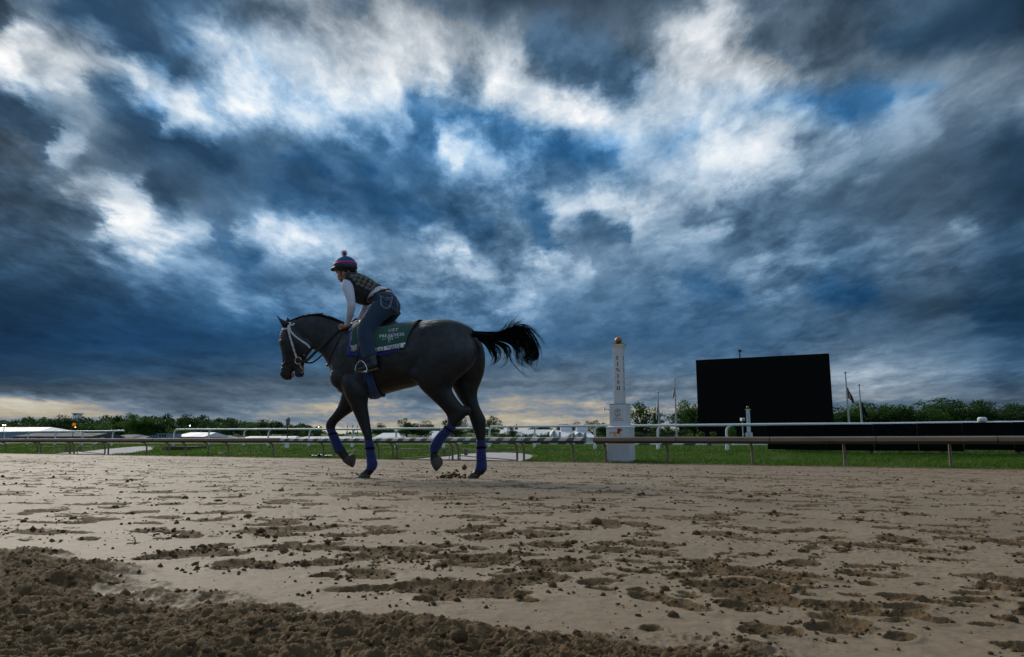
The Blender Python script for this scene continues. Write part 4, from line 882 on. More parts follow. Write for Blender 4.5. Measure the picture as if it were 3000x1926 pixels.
# ------------------------------------------------------------------ flagpoles
M_POLE = mat("pole_metal", (0.42, 0.43, 0.45), 0.4, metal=0.3, var=.1)
def flag_mat(name, kind):
    m_ = bpy.data.materials.new(name); m_.use_nodes = True; t = m_.node_tree; g = G(t); b = t.nodes['Principled BSDF']; b.inputs['Roughness'].default_value = .8
    u = g.n('ShaderNodeSeparateXYZ', (g.n('ShaderNodeUVMap', uv_map='UVMap').outputs[0],)).outputs
    if kind == 'stripes':
        st_ = g.m('GREATER_THAN', g.m('FRACT', g.m('MULTIPLY', u[1], 6.5)), .5); c = g.mix(st_, (.28, .015, .03), (.55, .53, .52))
        can = g.m('MULTIPLY', g.m('LESS_THAN', u[0], .4), g.m('GREATER_THAN', u[1], .46)); c = g.mix(can, c, (.012, .018, .075))
    elif kind == 'quarters':                  # black and gold checks against red and white quarters
        dia = g.m('GREATER_THAN', g.m('FRACT', g.m('MULTIPLY', g.m('ADD', u[0], g.m('MULTIPLY', u[1], .6)), 6.0)), .5); bg = g.mix(dia, (.012, .012, .014), (.50, .30, .02))
        rw = g.mix(g.m('GREATER_THAN', g.m('FRACT', g.m('MULTIPLY', u[0], 3.0)), .5), (.30, .012, .02), (.5, .48, .46))
        q_ = g.m('COMPARE', g.m('GREATER_THAN', u[0], .5), g.m('GREATER_THAN', u[1], .5), .1); c = g.mix(q_, bg, rw)
    elif kind == 'dark':
        n, _ = g.noise(g.n('ShaderNodeUVMap', uv_map='UVMap').outputs[0], 5, 3); c = g.mix(n, (.012, .012, .016), (.05, .018, .022))
    else: c = g.mix(.5, (.50, .51, .55), (.45, .46, .52))
    t.links.new(c, b.inputs['Base Color']); return m_
def flagpole(label, u, vtop, Y, fv0, fv1, kind, side=1, w=.5):
    zb = gz(60); p = at_depth(u, 1290, Y); top = float(at_depth(u, vtop, Y)[2]); t = thing("flagpole", label, "flagpole", (p[0], p[1], zb)); h = top - zb
    MB().tube([(0, 0, -.1), (0, 0, h * .5), (0, 0, h)], [.11, .085, .05], 10).build("pole", M_POLE, t, 50)
    MB().ball((0, 0, h + .1), .11, 10).build("finial", M_POLE, t, True)
    z1, z0 = float(at_depth(u, fv0, Y)[2]) - zb, float(at_depth(u, fv1, Y)[2]) - zb; nu, nv = 22, 12; v, f, uv = [], [], []
    for j in range(nv + 1):
        b = j / nv
        for i in range(nu + 1):               # limp cloth: hangs from the hoist in folds
            a = i / nu; sag = (z1 - z0) * (.38 * a); x = side * (.07 + w * (a ** .8) * (.35 + .65 * (1 - b) * .9 + .2 * math.sin(3 * b)) )
            v.append((x, .16 * math.sin(a * 11 + b * 2) * (.3 + a), z1 - (z1 - z0) * .62 * (1 - b) - sag)); uv.append((a, b))
    for j in range(nv):
        for i in range(nu): k = j * (nu + 1) + i; f.append((k, k + 1, k + nu + 2, k + nu + 1))
    o = mesh_obj("flag", v, f, flag_mat("flag_" + kind, kind), t, True); l = o.data.uv_layers.new(name="UVMap")
    for lp in o.data.loops: l.data[lp.index].uv = uv[lp.vertex_index]
    return t
flagpole("short flagpole with limp pale flag beside the finish post", 1932, 1153, 74, 1168, 1232, 'pale', -1, .22)
flagpole("flagpole with limp red and white striped flag near the video board", 1983, 1115, 72, 1132, 1176, 'stripes', -1, .28)
flagpole("taller flagpole with black, gold and red flag past the video board", 2491, 1095, 70, 1134, 1186, 'quarters', 1, .55)
flagpole("shorter flagpole with limp dark flag in front of the tree line", 2529, 1131, 72, 1174, 1232, 'dark', 1, .55)

# ------------------------------------------------------------------ infield furniture by the video board
t = thing("camera_pole", "white box camera on a thin pole before the video board", "camera", tuple(at_depth(2178, 1300, 60.0))); t.location.z = gz(50)
h = float(at_depth(2178, 1238, 60)[2]) - gz(50)
MB().tube([(0, 0, -.1), (0, 0, h)], .05, 8).build("pole", M_POLE, t); MB().box((-.13, -.28, h + .1), (.13, .2, h + .36), .03).build("housing", M_WHITE, t); MB().box((-.09, -.285, h + .14), (.09, -.281, h + .24)).build("lens_window", M_BLACK, t); MB().tube([(0, 0, h), (0, 0, h + .1)], .09, 8).build("swivel", M_DKMET, t)
M_TERRA = mat("planter_grey", (.25, .25, .26), .7); M_FLOW = mat("yellow_flowers", (.50, .36, .02), .7, var=.3, vscale=30)
def lollipop(label, u, v, Y):
    p = at_depth(u, 1300, Y); zb = gz(50); top = float(at_depth(u, v, Y)[2]); h = top - zb; t = thing("topiary", label, "topiary", (p[0], p[1], zb))
    V, Fq, cen = crown_mesh(int(u), 6, 700, .05, (.22, .22, .14), .0, -1); o = big_mesh("crown", V * 1.0 + np.array([0, 0, h - .25]), Fq, M_LEAF[2], t, smooth=False)
    MB().tube([(0, 0, .3), (0, 0, h - .3)], .025, 6).build("stem", M_BARK, t); MB().lathe([(.22, 0), (.28, .36), (.25, .36)], 12).build("planter", M_TERRA, t)
lollipop("small ball topiary at the edge of the video board", 2056, 1266, 64); lollipop("small ball topiary nearer the rail post, before the video board", 2092, 1264, 64)
for i, (u0, u1, lb) in enumerate(((2002, 2072, "white planter box with yellow flowers near the flagpoles"), (2080, 2135, "white planter box in front of the topiary"), (2140, 2240, "white planter box under the second finish post"))):
    a, b = at_depth(u0, 1301, 63), at_depth(u1, 1301, 63); t = thing("planter_box", lb, "planter", ((a[0] + b[0]) / 2, 63, gz(50))); w = (b[0] - a[0]) / 2 * .96
    MB().box((-w, -.3, 0), (w, .3, .36), .02).build("box", M_WHITE, t)
    V, Fq, cen = crown_mesh(500 + i, 8, 500, .06, (w * .95, .2, .06), .42, .36); big_mesh("flowers", V, Fq, M_FLOW if i == 0 else M_LEAF[1], t, smooth=False)

# ------------------------------------------------------------------ barns and tents across the infield
M_BLUE = mat("blue_siding", (.075, .15, .29), .7, var=.12, vscale=1.2); M_LBLUE = mat("pale_blue_siding", (.22, .30, .42), .7, var=.1, vscale=1.2)
M_ROOFW = mat("white_roof", (.50, .51, .55), .55, var=.06, vscale=.5, stretch=(1, .1, 1)); M_ROOFD = mat("dark_shingle", (.055, .062, .075), .9, var=.2, vscale=.8); M_ROOFG = mat("grey_shingle", (.12, .135, .155), .9, var=.15, vscale=.8); M_TENT = mat("tent_white", (.66, .66, .68), .6, var=.04, vscale=.4)
M_DOOR = mat("stall_dark", (.02, .022, .026), .8); M_GLASS = mat("dark_glass", (.02, .025, .03), .15)
def barn(name, label, u0, u1, vr, ve, Y, depth, wm, rm, hip=.0, cat="barn", skew=0.0, doors=0, vents=0, ridge_off=.5):
    """gabled building whose long side shows from u0 to u1; ridge at vr, eaves at ve"""
    zb = gz(60); a, b = at_depth(u0, 1290, Y), at_depth(u1, 1290, Y); L = b[0] - a[0]; t = thing(name, label, cat, (a[0], Y, zb), skew)
    ze, zr = float(at_depth(u0, ve, Y)[2]) - zb, float(at_depth(u0, vr, Y)[2]) - zb; d2 = depth
    MB().box((.15, .2, -.1), (L - .15, d2 - .2, ze - .01)).build("wall", wm, t)
    mb = MB(); hp = hip * L; yr = d2 * ridge_off
    mb.add([(0, 0, ze), (L, 0, ze), (L, d2, ze), (0, d2, ze), (hp, yr, zr), (L - hp, yr, zr), (0, 0, ze - .1), (L, 0, ze - .1), (L, d2, ze - .1), (0, d2, ze - .1)],
           [(0, 1, 5, 4), (2, 3, 4, 5), (1, 2, 5), (3, 0, 4), (6, 7, 1, 0), (7, 8, 2, 1), (8, 9, 3, 2), (9, 6, 0, 3), (9, 8, 7, 6)])
    rf = mb.build("roof", rm, t)
    for i in range(doors):
        x = L * (i + .5) / doors; MB().box((x - .5, .17, 0), (x + .5, .198, ze * .72)).build("stall_door", M_WHITE if i % 2 else M_DOOR, t)
    for i in range(vents):
        x = L * (i + 1) / (vents + 1); MB().box((x - 1.0, yr - .8, zr - .3), (x + 1.0, yr + .8, zr + 1.0)).build("ridge_vent", wm, rf)
    return t
barn("white_barn", "long white hip-roofed pavilion at the picture's edge", -140, 106, 1250, 1265, 150, 16, M_LBLUE, M_ROOFW, .12, "pavilion")
barn("barn", "long blue barn with dark shingle roof and white stall doors", 34, 268, 1268, 1279, 138, 12, M_BLUE, M_ROOFD, .02, doors=13)
barn("barn", "low barn with grey hipped roof behind the rail's loose end", 304, 384, 1273, 1283, 150, 12, M_LBLUE, M_ROOFG, .25)
barn("barn", "low grey-roofed shed between the grey hipped barn and the blue lean-to", 378, 426, 1279, 1284, 152, 9, M_LBLUE, M_ROOFG, .05, "shed")
barn("barn", "blue barn with white sloping roof and pale gable", 500, 598, 1266, 1280, 140, 14, M_LBLUE, M_ROOFW, .10, doors=4)
barn("barn", "low white-roofed shed just past the blue and white barn", 606, 662, 1277, 1284, 150, 9, M_LBLUE, M_ROOFW, .2, "shed")
barn("flat_barn", "long flat white roof behind the lantern post", 700, 862, 1278, 1284, 160, 10, M_LBLUE, M_ROOFW, .06, "barn")
barn("flat_barn", "long flat white roof seen past the horse's raised foreleg", 866, 1075, 1279, 1285, 150, 10, M_LBLUE, M_ROOFW, .05, "barn")
barn("tent", "white sloping tent roof behind the horse's belly trees", 1085, 1180, 1268, 1286, 145, 10, M_TENT, M_TENT, .25, "tent")
barn("tent", "white tent end showing between the horse's hind legs", 1246, 1300, 1262, 1286, 140, 10, M_TENT, M_TENT, .1, "tent")
barn("tent", "longest white tent roof behind the striped rail", 1462, 1624, 1257, 1283, 128, 16, M_TENT, M_TENT, .01, "tent")
barn("tent", "middle white tent between two gabled tent fronts", 1630, 1706, 1260, 1283, 124, 14, M_TENT, M_TENT, .05, "tent", vents=1)
barn("tent", "white tent nearest the finish post", 1690, 1745, 1262, 1282, 118, 14, M_TENT, M_TENT, .1, "tent", vents=1)
def gable(label, u0, u1, vr, ve, Y):
    zb = gz(60); a, b = at_depth(u0, 1290, Y), at_depth(u1, 1290, Y); L = b[0] - a[0]; ze, zr = float(at_depth(u0, ve, Y)[2]) - zb, float(at_depth(u0, vr, Y)[2]) - zb
    t = thing("marquee", label, "tent", (a[0], Y, zb)); MB().prism([(0, -.1), (L, -.1), (L, ze), (L / 2, zr), (0, ze)], 0, 6).build("canopy", M_TENT, t)
    for i in (-1, 0, 1): MB().box((L / 2 + i * .9 - .18, -.03, ze * 1.0), (L / 2 + i * .9 + .18, -.002, ze * 1.0 + .8)).build("window", mat("tent_window", (.30, .31, .34), .4), t)
    for x in (.05, L - .05): MB().box((x - .06, -.09, -.1), (x + .06, -.031, ze)).build("pole", M_WHITE, t)
gable("white gabled tent front at the end of the longest roof", 1609, 1638, 1258, 1281, 116); gable("white gabled tent front nearest the finish post", 1670, 1726, 1266, 1284, 112)
# blue lean-to with one long sloping roof and a flat-topped pale block
Y = 135; zb = gz(60); a = at_depth(418, 1290, Y); t = thing("lean_to", "bright blue lean-to with a pale flat-topped block", "shed", (a[0], Y, zb)); k = Y / F
MB().prism([(0, -.1), (41 * k, -.1), (41 * k, (1293 - 1269) * k), (0, (1293 - 1283) * k)], 0, 6).build("sloping_wall", M_BLUE, t); MB().box((41 * k + .01, .1, -.1), (69 * k, 6, (1293 - 1269.5) * k)).build("block", M_LBLUE, t); MB().box((41 * k, -.05, (1293 - 1269) * k), (70 * k, 6.1, (1293 - 1268) * k)).build("roof_edge", M_ROOFW, t)
for x in (47, 55, 62): MB().box((x * k, -.06, 1.0), ((x + 3) * k, .098, 1.45)).build("window", M_GLASS, t)
# steeple far away
p = at_depth(1513, 1262, 420); t = thing("steeple", "tiny dark church spire on the far skyline", "steeple", (p[0], 420, -.3)); h = float(at_depth(1513, 1241, 420)[2]) + .3
MB().box((-1.4, -1.4, 0), (1.4, 1.4, h * .62)).build("tower", M_ROOFD, t); MB().lathe([(1.2, h * .62), (.05, h)], 8).build("spire", M_ROOFD, t)
barn("house", "pale domed roof house on the far hill", 1632, 1668, 1241, 1248, 340, 12, M_ROOFG, mat("pink_roof", (.22, .19, .20), .8), .3, "house")
# judges' stand on stilts, signal light, floodlights
Y = 175; k = Y / F; p = at_depth(213, 1290, Y); zb = gz(60); t = thing("watch_tower", "white watch tower cabin on thin stilts above the trees", "tower", (p[0], Y, zb)); H_ = lambda v: (1293 - v) * k - zb
MB().box((-7 * k, 0, H_(1224.5)), (7 * k, 2, H_(1215.5))).build("cabin", M_WHITE, t); MB().box((-8.5 * k, -.4, H_(1215.4)), (9 * k, 2.4, H_(1213.6))).build("roof", M_LBLUE, t)
for x in (-3, 0, 3): MB().box(((x - 1.2) * k, -.03, H_(1219)), ((x + 1.2) * k, -.002, H_(1216))).build("window", M_GLASS, t)
for x in (-5.5, 4.5): MB().tube([(x * k, 1, -.1), (x * k, 1, H_(1224.5))], .09, 6).build("stilt", M_DKMET, t)
p = at_depth(212, 1290, 90); k = 90 / F; t = thing("signal_light", "orange lit signal board with an amber lamp on a post", "signal", (p[0], 90, gz(60))); H_ = lambda v: (1293 - v) * k - gz(60)
MB().tube([(0, 0, -.1), (0, 0, H_(1250))], .04, 6).build("post", M_DKMET, t); MB().box((-4 * k, -.02, H_(1250)), (4 * k, .12, H_(1242.5)), .01).build("board", mat("signal_orange", (.55, .10, .01), .5, emit=((1, .16, .01), .45)), t); MB().ball((5.5 * k, -.02, H_(1254)), 1.6 * k, 10).build("lamp", mat("amber_lamp", (.9, .5, .1), .3, emit=((1, .48, .07), 5)), t, True); MB().box((-1.5 * k, -.05, H_(1257)), (6 * k, .05, H_(1251.2))).build("bracket", M_DKMET, t)
M_FLOOD = mat("floodlight", (.9, .9, .85), .3, emit=((1, .96, .88), 9))
def floodlight(label, u, v, Y, n=2, r=1.5):
    p = at_depth(u, 1290, Y); k = Y / F; zb = gz(60); z = (1293 - v) * k - zb; t = thing("floodlight", label, "light", (p[0], Y, zb)); MB().tube([(0, 0, -.1), (0, 0, z)], .06, 6).build("pole", M_DKMET, t)
    for i in range(n):
        x = (i - (n - 1) / 2) * 6.5 * k; MB().ball((x, -.05, z + .1), r * k, 10).build("lamp", M_FLOOD, t, True)
    if n > 1: MB().box((-3.3 * k, 0, z - .05), (3.3 * k, .06, z + .02)).build("crossbar", M_DKMET, t)
floodlight("pair of lit floodlights above the long white pavilion", 8, 1250, 140); floodlight("single lit lamp on a pole above the blue and white barn", 554, 1251, 150, 1, 1.5); floodlight("small lit lamp low against the sky by the horse's chest", 932, 1254.5, 200, 1, 1.2)
def lantern(label, u, v, Y, foot):
    p = at_depth(u, 1290, Y); k = Y / F; zb = gz(36); z = (1293 - v) * k - zb; t = thing("lantern_post", label, "lamp post", (p[0], Y, zb)); MB().tube([(0, 0, -.1), (0, 0, z)], .035, 6).build("post", M_DKMET, t)
    MB().lathe([(.06, 0), (.11, .05), (.13, .32), (.15, .34), (.03, .46)], 8, (0, 0, z)).build("lantern", mat("lantern_grey", (.16, .15, .14), .5), t)
    MB().lathe([(.13, -.1), (.13, .30), (.10, .34)], 10).build("footing", M_WHITE, t)
lantern("thin lantern post standing in the grass before the dark ridge", 841, 1248, 42, 1); 
t = thing("lantern_box", "dark square lantern pillar near the loose end of the white rail", "lamp post", tuple(at_depth(299, 1290, 80))); t.location.z = gz(60); k = 80 / F
MB().box((-4 * k, -.15, -.1), (-1.2 * k, .15, 17 * k), 0).build("leg", M_WHITE, t); MB().box((1.2 * k, -.15, -.1), (4 * k, .15, 17 * k), 0).build("leg", M_WHITE, t); MB().lathe([(4.6 * k, 17 * k), (4.6 * k, 20 * k), (1 * k, 26 * k)], 8).build("cap", M_DKMET, t)
t = thing("telephone_pole", "pair of tiny utility poles on the skyline past the foreleg", "pole", tuple(at_depth(1032, 1290, 300))); t.location.z = -.3
for x in (-2.2, 0, 2.0): MB().tube([(x, 0, 0), (x, 0, (1293 - 1246) * .143)], .16, 5).build("mast", M_DKMET, t)
# stacked boards on the bank
qz = 31.2; s_ = s_at(545, 1308, qz); loc, rz = track_frame(s_, qz, bank_z(s_, qz) + .02); t = thing("board_stack", "stack of flat dark boards lying on the grass bank", "boards", loc, rz); M_PLY = mat("weathered_ply", (.07, .05, .042), .8, var=.3, vscale=3)
for i in range(3): MB().box((-1.55 + .1 * i, -.6, .055 * i), (1.5 - .12 * i, .6, .055 * i + .048)).build("board", M_PLY, t)
for x in (-1.2, 1.3): MB().tube([(x, -.5, .16), (x, -.5, .55)], .012, 5).build("marker_rod", mat("rod_orange", (.45, .14, .03), .6), t)
# loose white barrier leaning near the first crossing
qz = 33.4; s_ = s_at(272, 1302, qz); loc, rz = track_frame(s_, qz, float(gz(qz))); t = thing("loose_barrier", "length of pale barrier lying propped beside the sand crossing", "barrier", loc, rz)
MB().tube([(-1.7, 0, 0.05), (-1.6, 0, .22), (-1.3, 0, .3), (1.5, 0, .34), (1.75, 0, .2), (1.8, 0, .02)], .05, 8).build("hoop", M_WHITE, t, 50); MB().tube([(-.3, -.5, -.25), (1.4, -.1, .3)], .05, 8).build("strut", M_WHITE, t, 50)
# black sheeting at the foot of the rail
p = at_q(945, 1334, 27.9); v, f = [], []
for j in range(9):
    for i in range(22): v.append((i * .07 - .75, j * .05 - .2, .06 + .05 * math.sin(i * 1.1 + j) * math.cos(j * .9 + i * .3) - .05 * abs(i - 10.5) / 10.5))
for j in range(8):
    for i in range(21): k = j * 22 + i; f.append((k, k + 1, k + 23, k + 22))
o = mesh_obj("tarpaulin", v, f, mat("black_sheet", (.012, .013, .016), .35), None, True); o.location = (p[0], p[1], bank_z(*sq(p)) + .03); o.rotation_euler = (0, 0, -TA); tag(o, "crumpled black sheeting at the foot of the striped rail", "tarpaulin")
sd = o.modifiers.new("t", 'SOLIDIFY'); sd.thickness = .006
# a bird
p = at_depth(112, 1162, 120); t = thing("bird", "tiny dark bird flying against the low cloud", "bird", tuple(p)); MB().tube([(-.16, 0, 0), (-.05, 0, .02), (.1, 0, .01), (.2, 0, .0)], [.02, .055, .05, .02], 8).build("body", M_DKMET, t, True)
for s in (-1, 1): mesh_obj("wing", [(-.06, 0, .03), (.1, 0, .03), (.02, s * .45, .10), (-.05, s * .4, .1), (-.06, 0, .015), (.1, 0, .015), (.02, s * .45, .09), (-.05, s * .4, .09)], [(0, 1, 2, 3), (7, 6, 5, 4), (0, 3, 7, 4), (1, 5, 6, 2), (3, 2, 6, 7)], M_DKMET, t)
# ------------------------------------------------------------------ the horse
PSI = R(6.0)
HO = np.array([(1180 - CU) / F * 7.4 * 1.01, 7.4, 0.0])                     # a point on the horse's middle plane
HF = np.array([-math.cos(PSI), math.sin(PSI), 0]); HL = np.array([-math.sin(PSI), -math.cos(PSI), 0])   # forward, towards its near side
def hp(u, v, l=0.0):                          # point on the plane l metres to the near side of the middle plane
    d = ray(u, v); return d * (((HO @ HL) + l) / (d @ HL))
def A(x, y): return 780 + x / 2.75, 880 + y / 2.75
def B(x, y): return 1180 + x / 2.75, 880 + y / 2.75
def C(x, y): return 940 + x / 3.95, 720 + y / 3.95
def cat(P, n):                                # Catmull-Rom through rows of P
    P = np.asarray(P, float); Q = np.vstack([2 * P[0] - P[1], P, 2 * P[-1] - P[-2]]); out = []
    for i in range(len(P) - 1):
        p0, p1, p2, p3 = Q[i:i + 4]
        for t in np.linspace(0, 1, n, endpoint=False):
            out.append(.5 * ((2 * p1) + (-p0 + p2) * t + (2 * p0 - 5 * p1 + 4 * p2 - p3) * t * t + (-p0 + 3 * p1 - 3 * p2 + p3) * t ** 3))
    out.append(P[-1]); return np.array(out)
def loft(mb, st_, n=20, sub=4, e=2.0, grow=0.0, cap0=True, cap1=True):
    """st_: (edge pixel a, edge pixel b, lateral centre, lateral half width[, lateral at b]); a smooth solid with elliptical sections"""
    rows = []
    for s in st_:
        (ua, va), (ub, vb), l, w = s[:4]; a, b = hp(ua, va, l), hp(ub, vb, l); rows.append(np.concatenate([a, b, [w]]))
    rows = cat(rows, sub) if len(rows) > 2 else np.array(rows); v, f = [], []; m_ = len(rows)
    for r in rows:
        a, b, w = r[:3], r[3:6], r[6]; c, h = (a + b) / 2, (a - b) / 2; hl = np.linalg.norm(h); h = h * (hl + grow) / hl
        for j in range(n):
            t = 2 * math.pi * j / n; ct, s_ = math.cos(t), math.sin(t); ct = math.copysign(abs(ct) ** (2 / e), ct); s_ = math.copysign(abs(s_) ** (2 / e), s_)
            v.append(c + h * ct + HL * (s_ * (w + grow)))
    for i in range(m_ - 1):
        for j in range(n): f.append((i * n + j, i * n + (j + 1) % n, (i + 1) * n + (j + 1) % n, (i + 1) * n + j))
    if cap0: f.append(tuple(range(n - 1, -1, -1)))
    if cap1: f.append(tuple((m_ - 1) * n + j for j in range(n)))
    mb.add(v, f); return mb
def blob(mb, u, v, l, rx, rz, rl, tilt=0.0):  # ellipsoid: along the horse, up, sideways
    c = hp(u, v, l); m0 = MB().ball((0, 0, 0), 1, 16); ct, s_ = math.cos(tilt), math.sin(tilt); out = []
    for p in m0.v:
        x, y, z = p[0] * rx, p[1] * rl, p[2] * rz; x, z = x * ct - z * s_, x * s_ + z * ct
        out.append(c + (-HF) * x + HL * y + np.array([0, 0, z]))
    mb.add(out, m0.f); return mb
def fuse(mb, vox, smooth=6, dec=None, fac=.5):
    """one continuous skin over overlapping solids"""
    me = bpy.data.meshes.new("tmp"); me.from_pydata([tuple(map(float, p)) for p in mb.v], [], mb.f); o = bpy.data.objects.new("tmp", me); COL.objects.link(o)
    bm = bmesh.new(); bm.from_mesh(me); bmesh.ops.recalc_face_normals(bm, faces=bm.faces); bm.to_mesh(me); bm.free()
    m_ = o.modifiers.new("r", 'REMESH'); m_.mode = 'VOXEL'; m_.voxel_size = vox; m_.use_smooth_shade = True
    s_ = o.modifiers.new("s", 'SMOOTH'); s_.factor = fac; s_.iterations = smooth
    dg = bpy.context.evaluated_depsgraph_get(); ev = bpy.data.meshes.new_from_object(o.evaluated_get(dg)); bpy.data.objects.remove(o); bpy.data.meshes.remove(me)
    ev.shade_smooth(); return ev
def bvh_of(me): return BVHTree.FromPolygons([v.co[:] for v in me.vertices], [tuple(p.vertices) for p in me.polygons])
def see(bvh, u, v, off=0.0):                  # nearest surface point on a line of sight
    d = Vector(ray(u, v)).normalized(); h = bvh.ray_cast(Vector((0, 0, 0)), d)
    if h[0] is None:
        n = bvh.find_nearest(Vector(hp(u, v, .12))); return np.array(n[0]) + np.array(n[1]) * off, np.array(n[1])
    nn = np.array(h[1]); nn = -nn if nn @ np.array(d) > 0 else nn
    return np.array(h[0]) + nn * off, nn
def place(me, name, m_, parent, org):         # world-coordinate mesh under a parent that stands at org
    me.transform(Matrix.Translation(-Vector(org))); return link_mesh(name, me, m_, parent)

hb = MB()
def px(*p): return p
# trunk
loft(hb, [(px(972, 1070), px(984, 1118), 0, .08), (px(985, 1030), px(992, 1146), 0, .150), (px(1010, 985), px(1015, 1158), 0, .195), (px(1045, 953), px(1050, 1165), 0, .215), (px(1085, 950), px(1090, 1164), 0, .255), (px(1130, 957), px(1135, 1153), 0, .290), (px(1170, 955), px(1180, 1141), 0, .300), (px(1210, 949), px(1216, 1132), 0, .285), (px(1250, 941), px(1250, 1115), 0, .270), (px(1300, 936), px(1285, 1090), 0, .265), (px(1340, 942), px(1325, 1075), 0, .245), (px(1372, 955), px(1358, 1055), 0, .18), (px(1388, 966), px(1380, 1020), 0, .09)], 28, 4, 2.15)
TRUNK = BVHTree.FromPolygons([Vector(p) for p in hb.v], hb.f)
blob(hb, 1046, 965, 0, .20, .075, .07)                                    # withers
for s in (1, -1):
    blob(hb, 1030, 1060, s * .145, .155, .26, .085, R(18)); blob(hb, 1000, 1105, s * .10, .12, .13, .10); blob(hb, 1062, 1110, s * .17, .13, .14, .07)
    blob(hb, 1262, 985, s * .14, .20, .115, .12, R(-12)); blob(hb, 1215, 978, s * .19, .055, .05, .05)      # croup, point of hip
# neck and head
loft(hb, [(px(852, 943), px(905, 1012), 0, .066), (px(866, 934), px(922, 1026), 0, .072), (px(895, 925), px(934, 1033), 0, .080), (px(928, 923), px(946, 1044), 0, .088), (px(965, 931), px(957, 1062), 0, .104), (px(1003, 945), px(966, 1080), 0, .128), (px(1040, 957), px(978, 1115), 0, .16)], 24, 4, 2.0)
loft(hb, [(A(175, 175), A(290, 240), 0, .050), (A(140, 215), A(345, 320), 0, .078), (A(113, 280), A(378, 378), 0, .088), (A(104, 335), A(362, 410), 0, .086), (A(116, 385), A(335, 445), 0, .072), (A(127, 440), A(314, 485), 0, .060), (A(130, 495), A(290, 520), 0, .053), (A(124, 535), A(240, 548), 0, .050), (A(117, 570), A(212, 572), 0, .052), (A(115, 600), A(210, 595), 0, .050), (A(130, 628), A(208, 618), 0, .042), (A(158, 645), A(200, 640), 0, .028)], 24, 4, 2.2)
loft(hb, [(A(215, 500), A(312, 490), 0, .045), (A(228, 545), A(300, 540), 0, .034), (A(231, 580), A(302, 575), 0, .035), (A(231, 605), A(303, 600), 0, .036), (A(243, 622), A(293, 619), 0, .028)], 18, 4, 2.1)
for s in (1, -1):
    blob(hb, *A(310, 375), s * .052, .085, .10, .035); blob(hb, *A(132, 332), s * .056, .035, .026, .026); blob(hb, *A(165, 470), s * .045, .02, .10, .012, R(-8)); blob(hb, *A(135, 595), s * .034, .035, .035, .022)
# near fore (standing) and far fore (lifted)
NF, FF_, NH, FH = .155, -.155, .165, -.165
loft(hb, [(A(640, 560), A(770, 600), NF - .02, .07), (A(605, 650), A(815, 680), NF - .005, .095), (A(618, 720), A(826, 755), NF, .095), (A(645, 790), A(820, 800), NF, .085), (A(688, 875), A(817, 855), NF, .072), (A(728, 960), A(828, 930), NF, .058), (A(757, 1030), A(839, 1000), NF, .048), (A(774, 1070), A(848, 1060), NF, .046), (A(788, 1105), A(853, 1100), NF, .043), (A(798, 1150), A(856, 1145), NF, .035), (A(808, 1215), A(862, 1210), NF, .029), (A(817, 1275), A(874, 1270), NF, .030), (A(818, 1318), A(886, 1318), NF, .037), (A(806, 1350), A(882, 1352), NF, .037), (A(780, 1375), A(862, 1388), NF, .034), (A(757, 1395), A(842, 1410), NF, .044)], 20, 4)
loft(hb, [(A(610, 690), A(770, 720), FF_ + .02, .08), (A(605, 770), A(775, 800), FF_ + .01, .088), (A(580, 845), A(715, 880), FF_, .076), (A(540, 905), A(645, 930), FF_, .062), (A(503, 950), A(597, 968), FF_, .053), (A(483, 992), A(567, 997), FF_, .049), (A(482, 1030), A(555, 1028), FF_, .046), (A(496, 1062), A(560, 1055), FF_, .038), (A(515, 1108), A(582, 1096), FF_, .030), (A(538, 1172), A(607, 1150), FF_, .030), (A(556, 1215), A(630, 1183), FF_, .037), (A(575, 1243), A(642, 1208), FF_, .036), (A(598, 1272), A(657, 1233), FF_, .033), (A(618, 1295), A(680, 1246), FF_, .042)], 20, 4)
# quarters and hind legs
loft(hb, [(B(150, 220), B(500, 240), NH - .045, .10), (B(105, 330), B(575, 330), NH - .03, .135), (B(78, 440), B(598, 405), NH - .02, .155), (B(62, 540), B(588, 480), NH - .015, .155), (B(72, 620), B(545, 550), NH - .01, .135), (B(125, 690), B(460, 625), NH, .112), (B(170, 742), B(398, 700), NH, .092), (B(235, 802), B(418, 765), NH, .072), (B(305, 868), B(468, 832), NH, .058), (B(348, 922), B(520, 878), NH, .050), (B(362, 962), B(512, 930), NH, .046), (B(352, 998), B(462, 982), NH, .041), (B(322, 1038), B(412, 1042), NH, .034), (B(283, 1085), B(362, 1098), NH, .029), (B(242, 1145), B(322, 1152), NH, .030), (B(224, 1192), B(300, 1200), NH, .037), (B(220, 1228), B(284, 1228), NH, .036), (B(219, 1258), B(285, 1252), NH, .033), (B(220, 1288), B(300, 1262), NH, .043)], 22, 4)
loft(hb, [(B(330, 250), B(575, 270), FH + .045, .10), (B(320, 340), B(640, 350), FH + .03, .135), (B(320, 460), B(664, 450), FH + .015, .148), (B(340, 560), B(660, 555), FH + .01, .135), (B(372, 645), B(636, 645), FH, .112), (B(400, 705), B(608, 712), FH, .095), (B(448, 790), B(600, 772), FH, .073), (B(495, 860), B(614, 840), FH, .059), (B(528, 928), B(644, 908), FH, .051), (B(548, 985), B(668, 955), FH, .047), (B(564, 1035), B(669, 1005), FH, .043), (B(582, 1085), B(667, 1070), FH, .035), (B(596, 1140), B(664, 1140), FH, .029), (B(598, 1240), B(666, 1240), FH, .029), (B(596, 1310), B(673, 1315), FH, .034), (B(588, 1352), B(676, 1352), FH, .038), (B(572, 1376), B(664, 1388), FH, .036), (B(548, 1394), B(634, 1412), FH, .044)], 22, 4)
blob(hb, *B(112, 588), NH + .035, .085, .085, .06); blob(hb, *B(300, 430), NH + .05, .30, .24, .075, R(-20)); blob(hb, *B(515, 893), NH, .045, .05, .035)
horse_me = fuse(hb, .0095, 5)
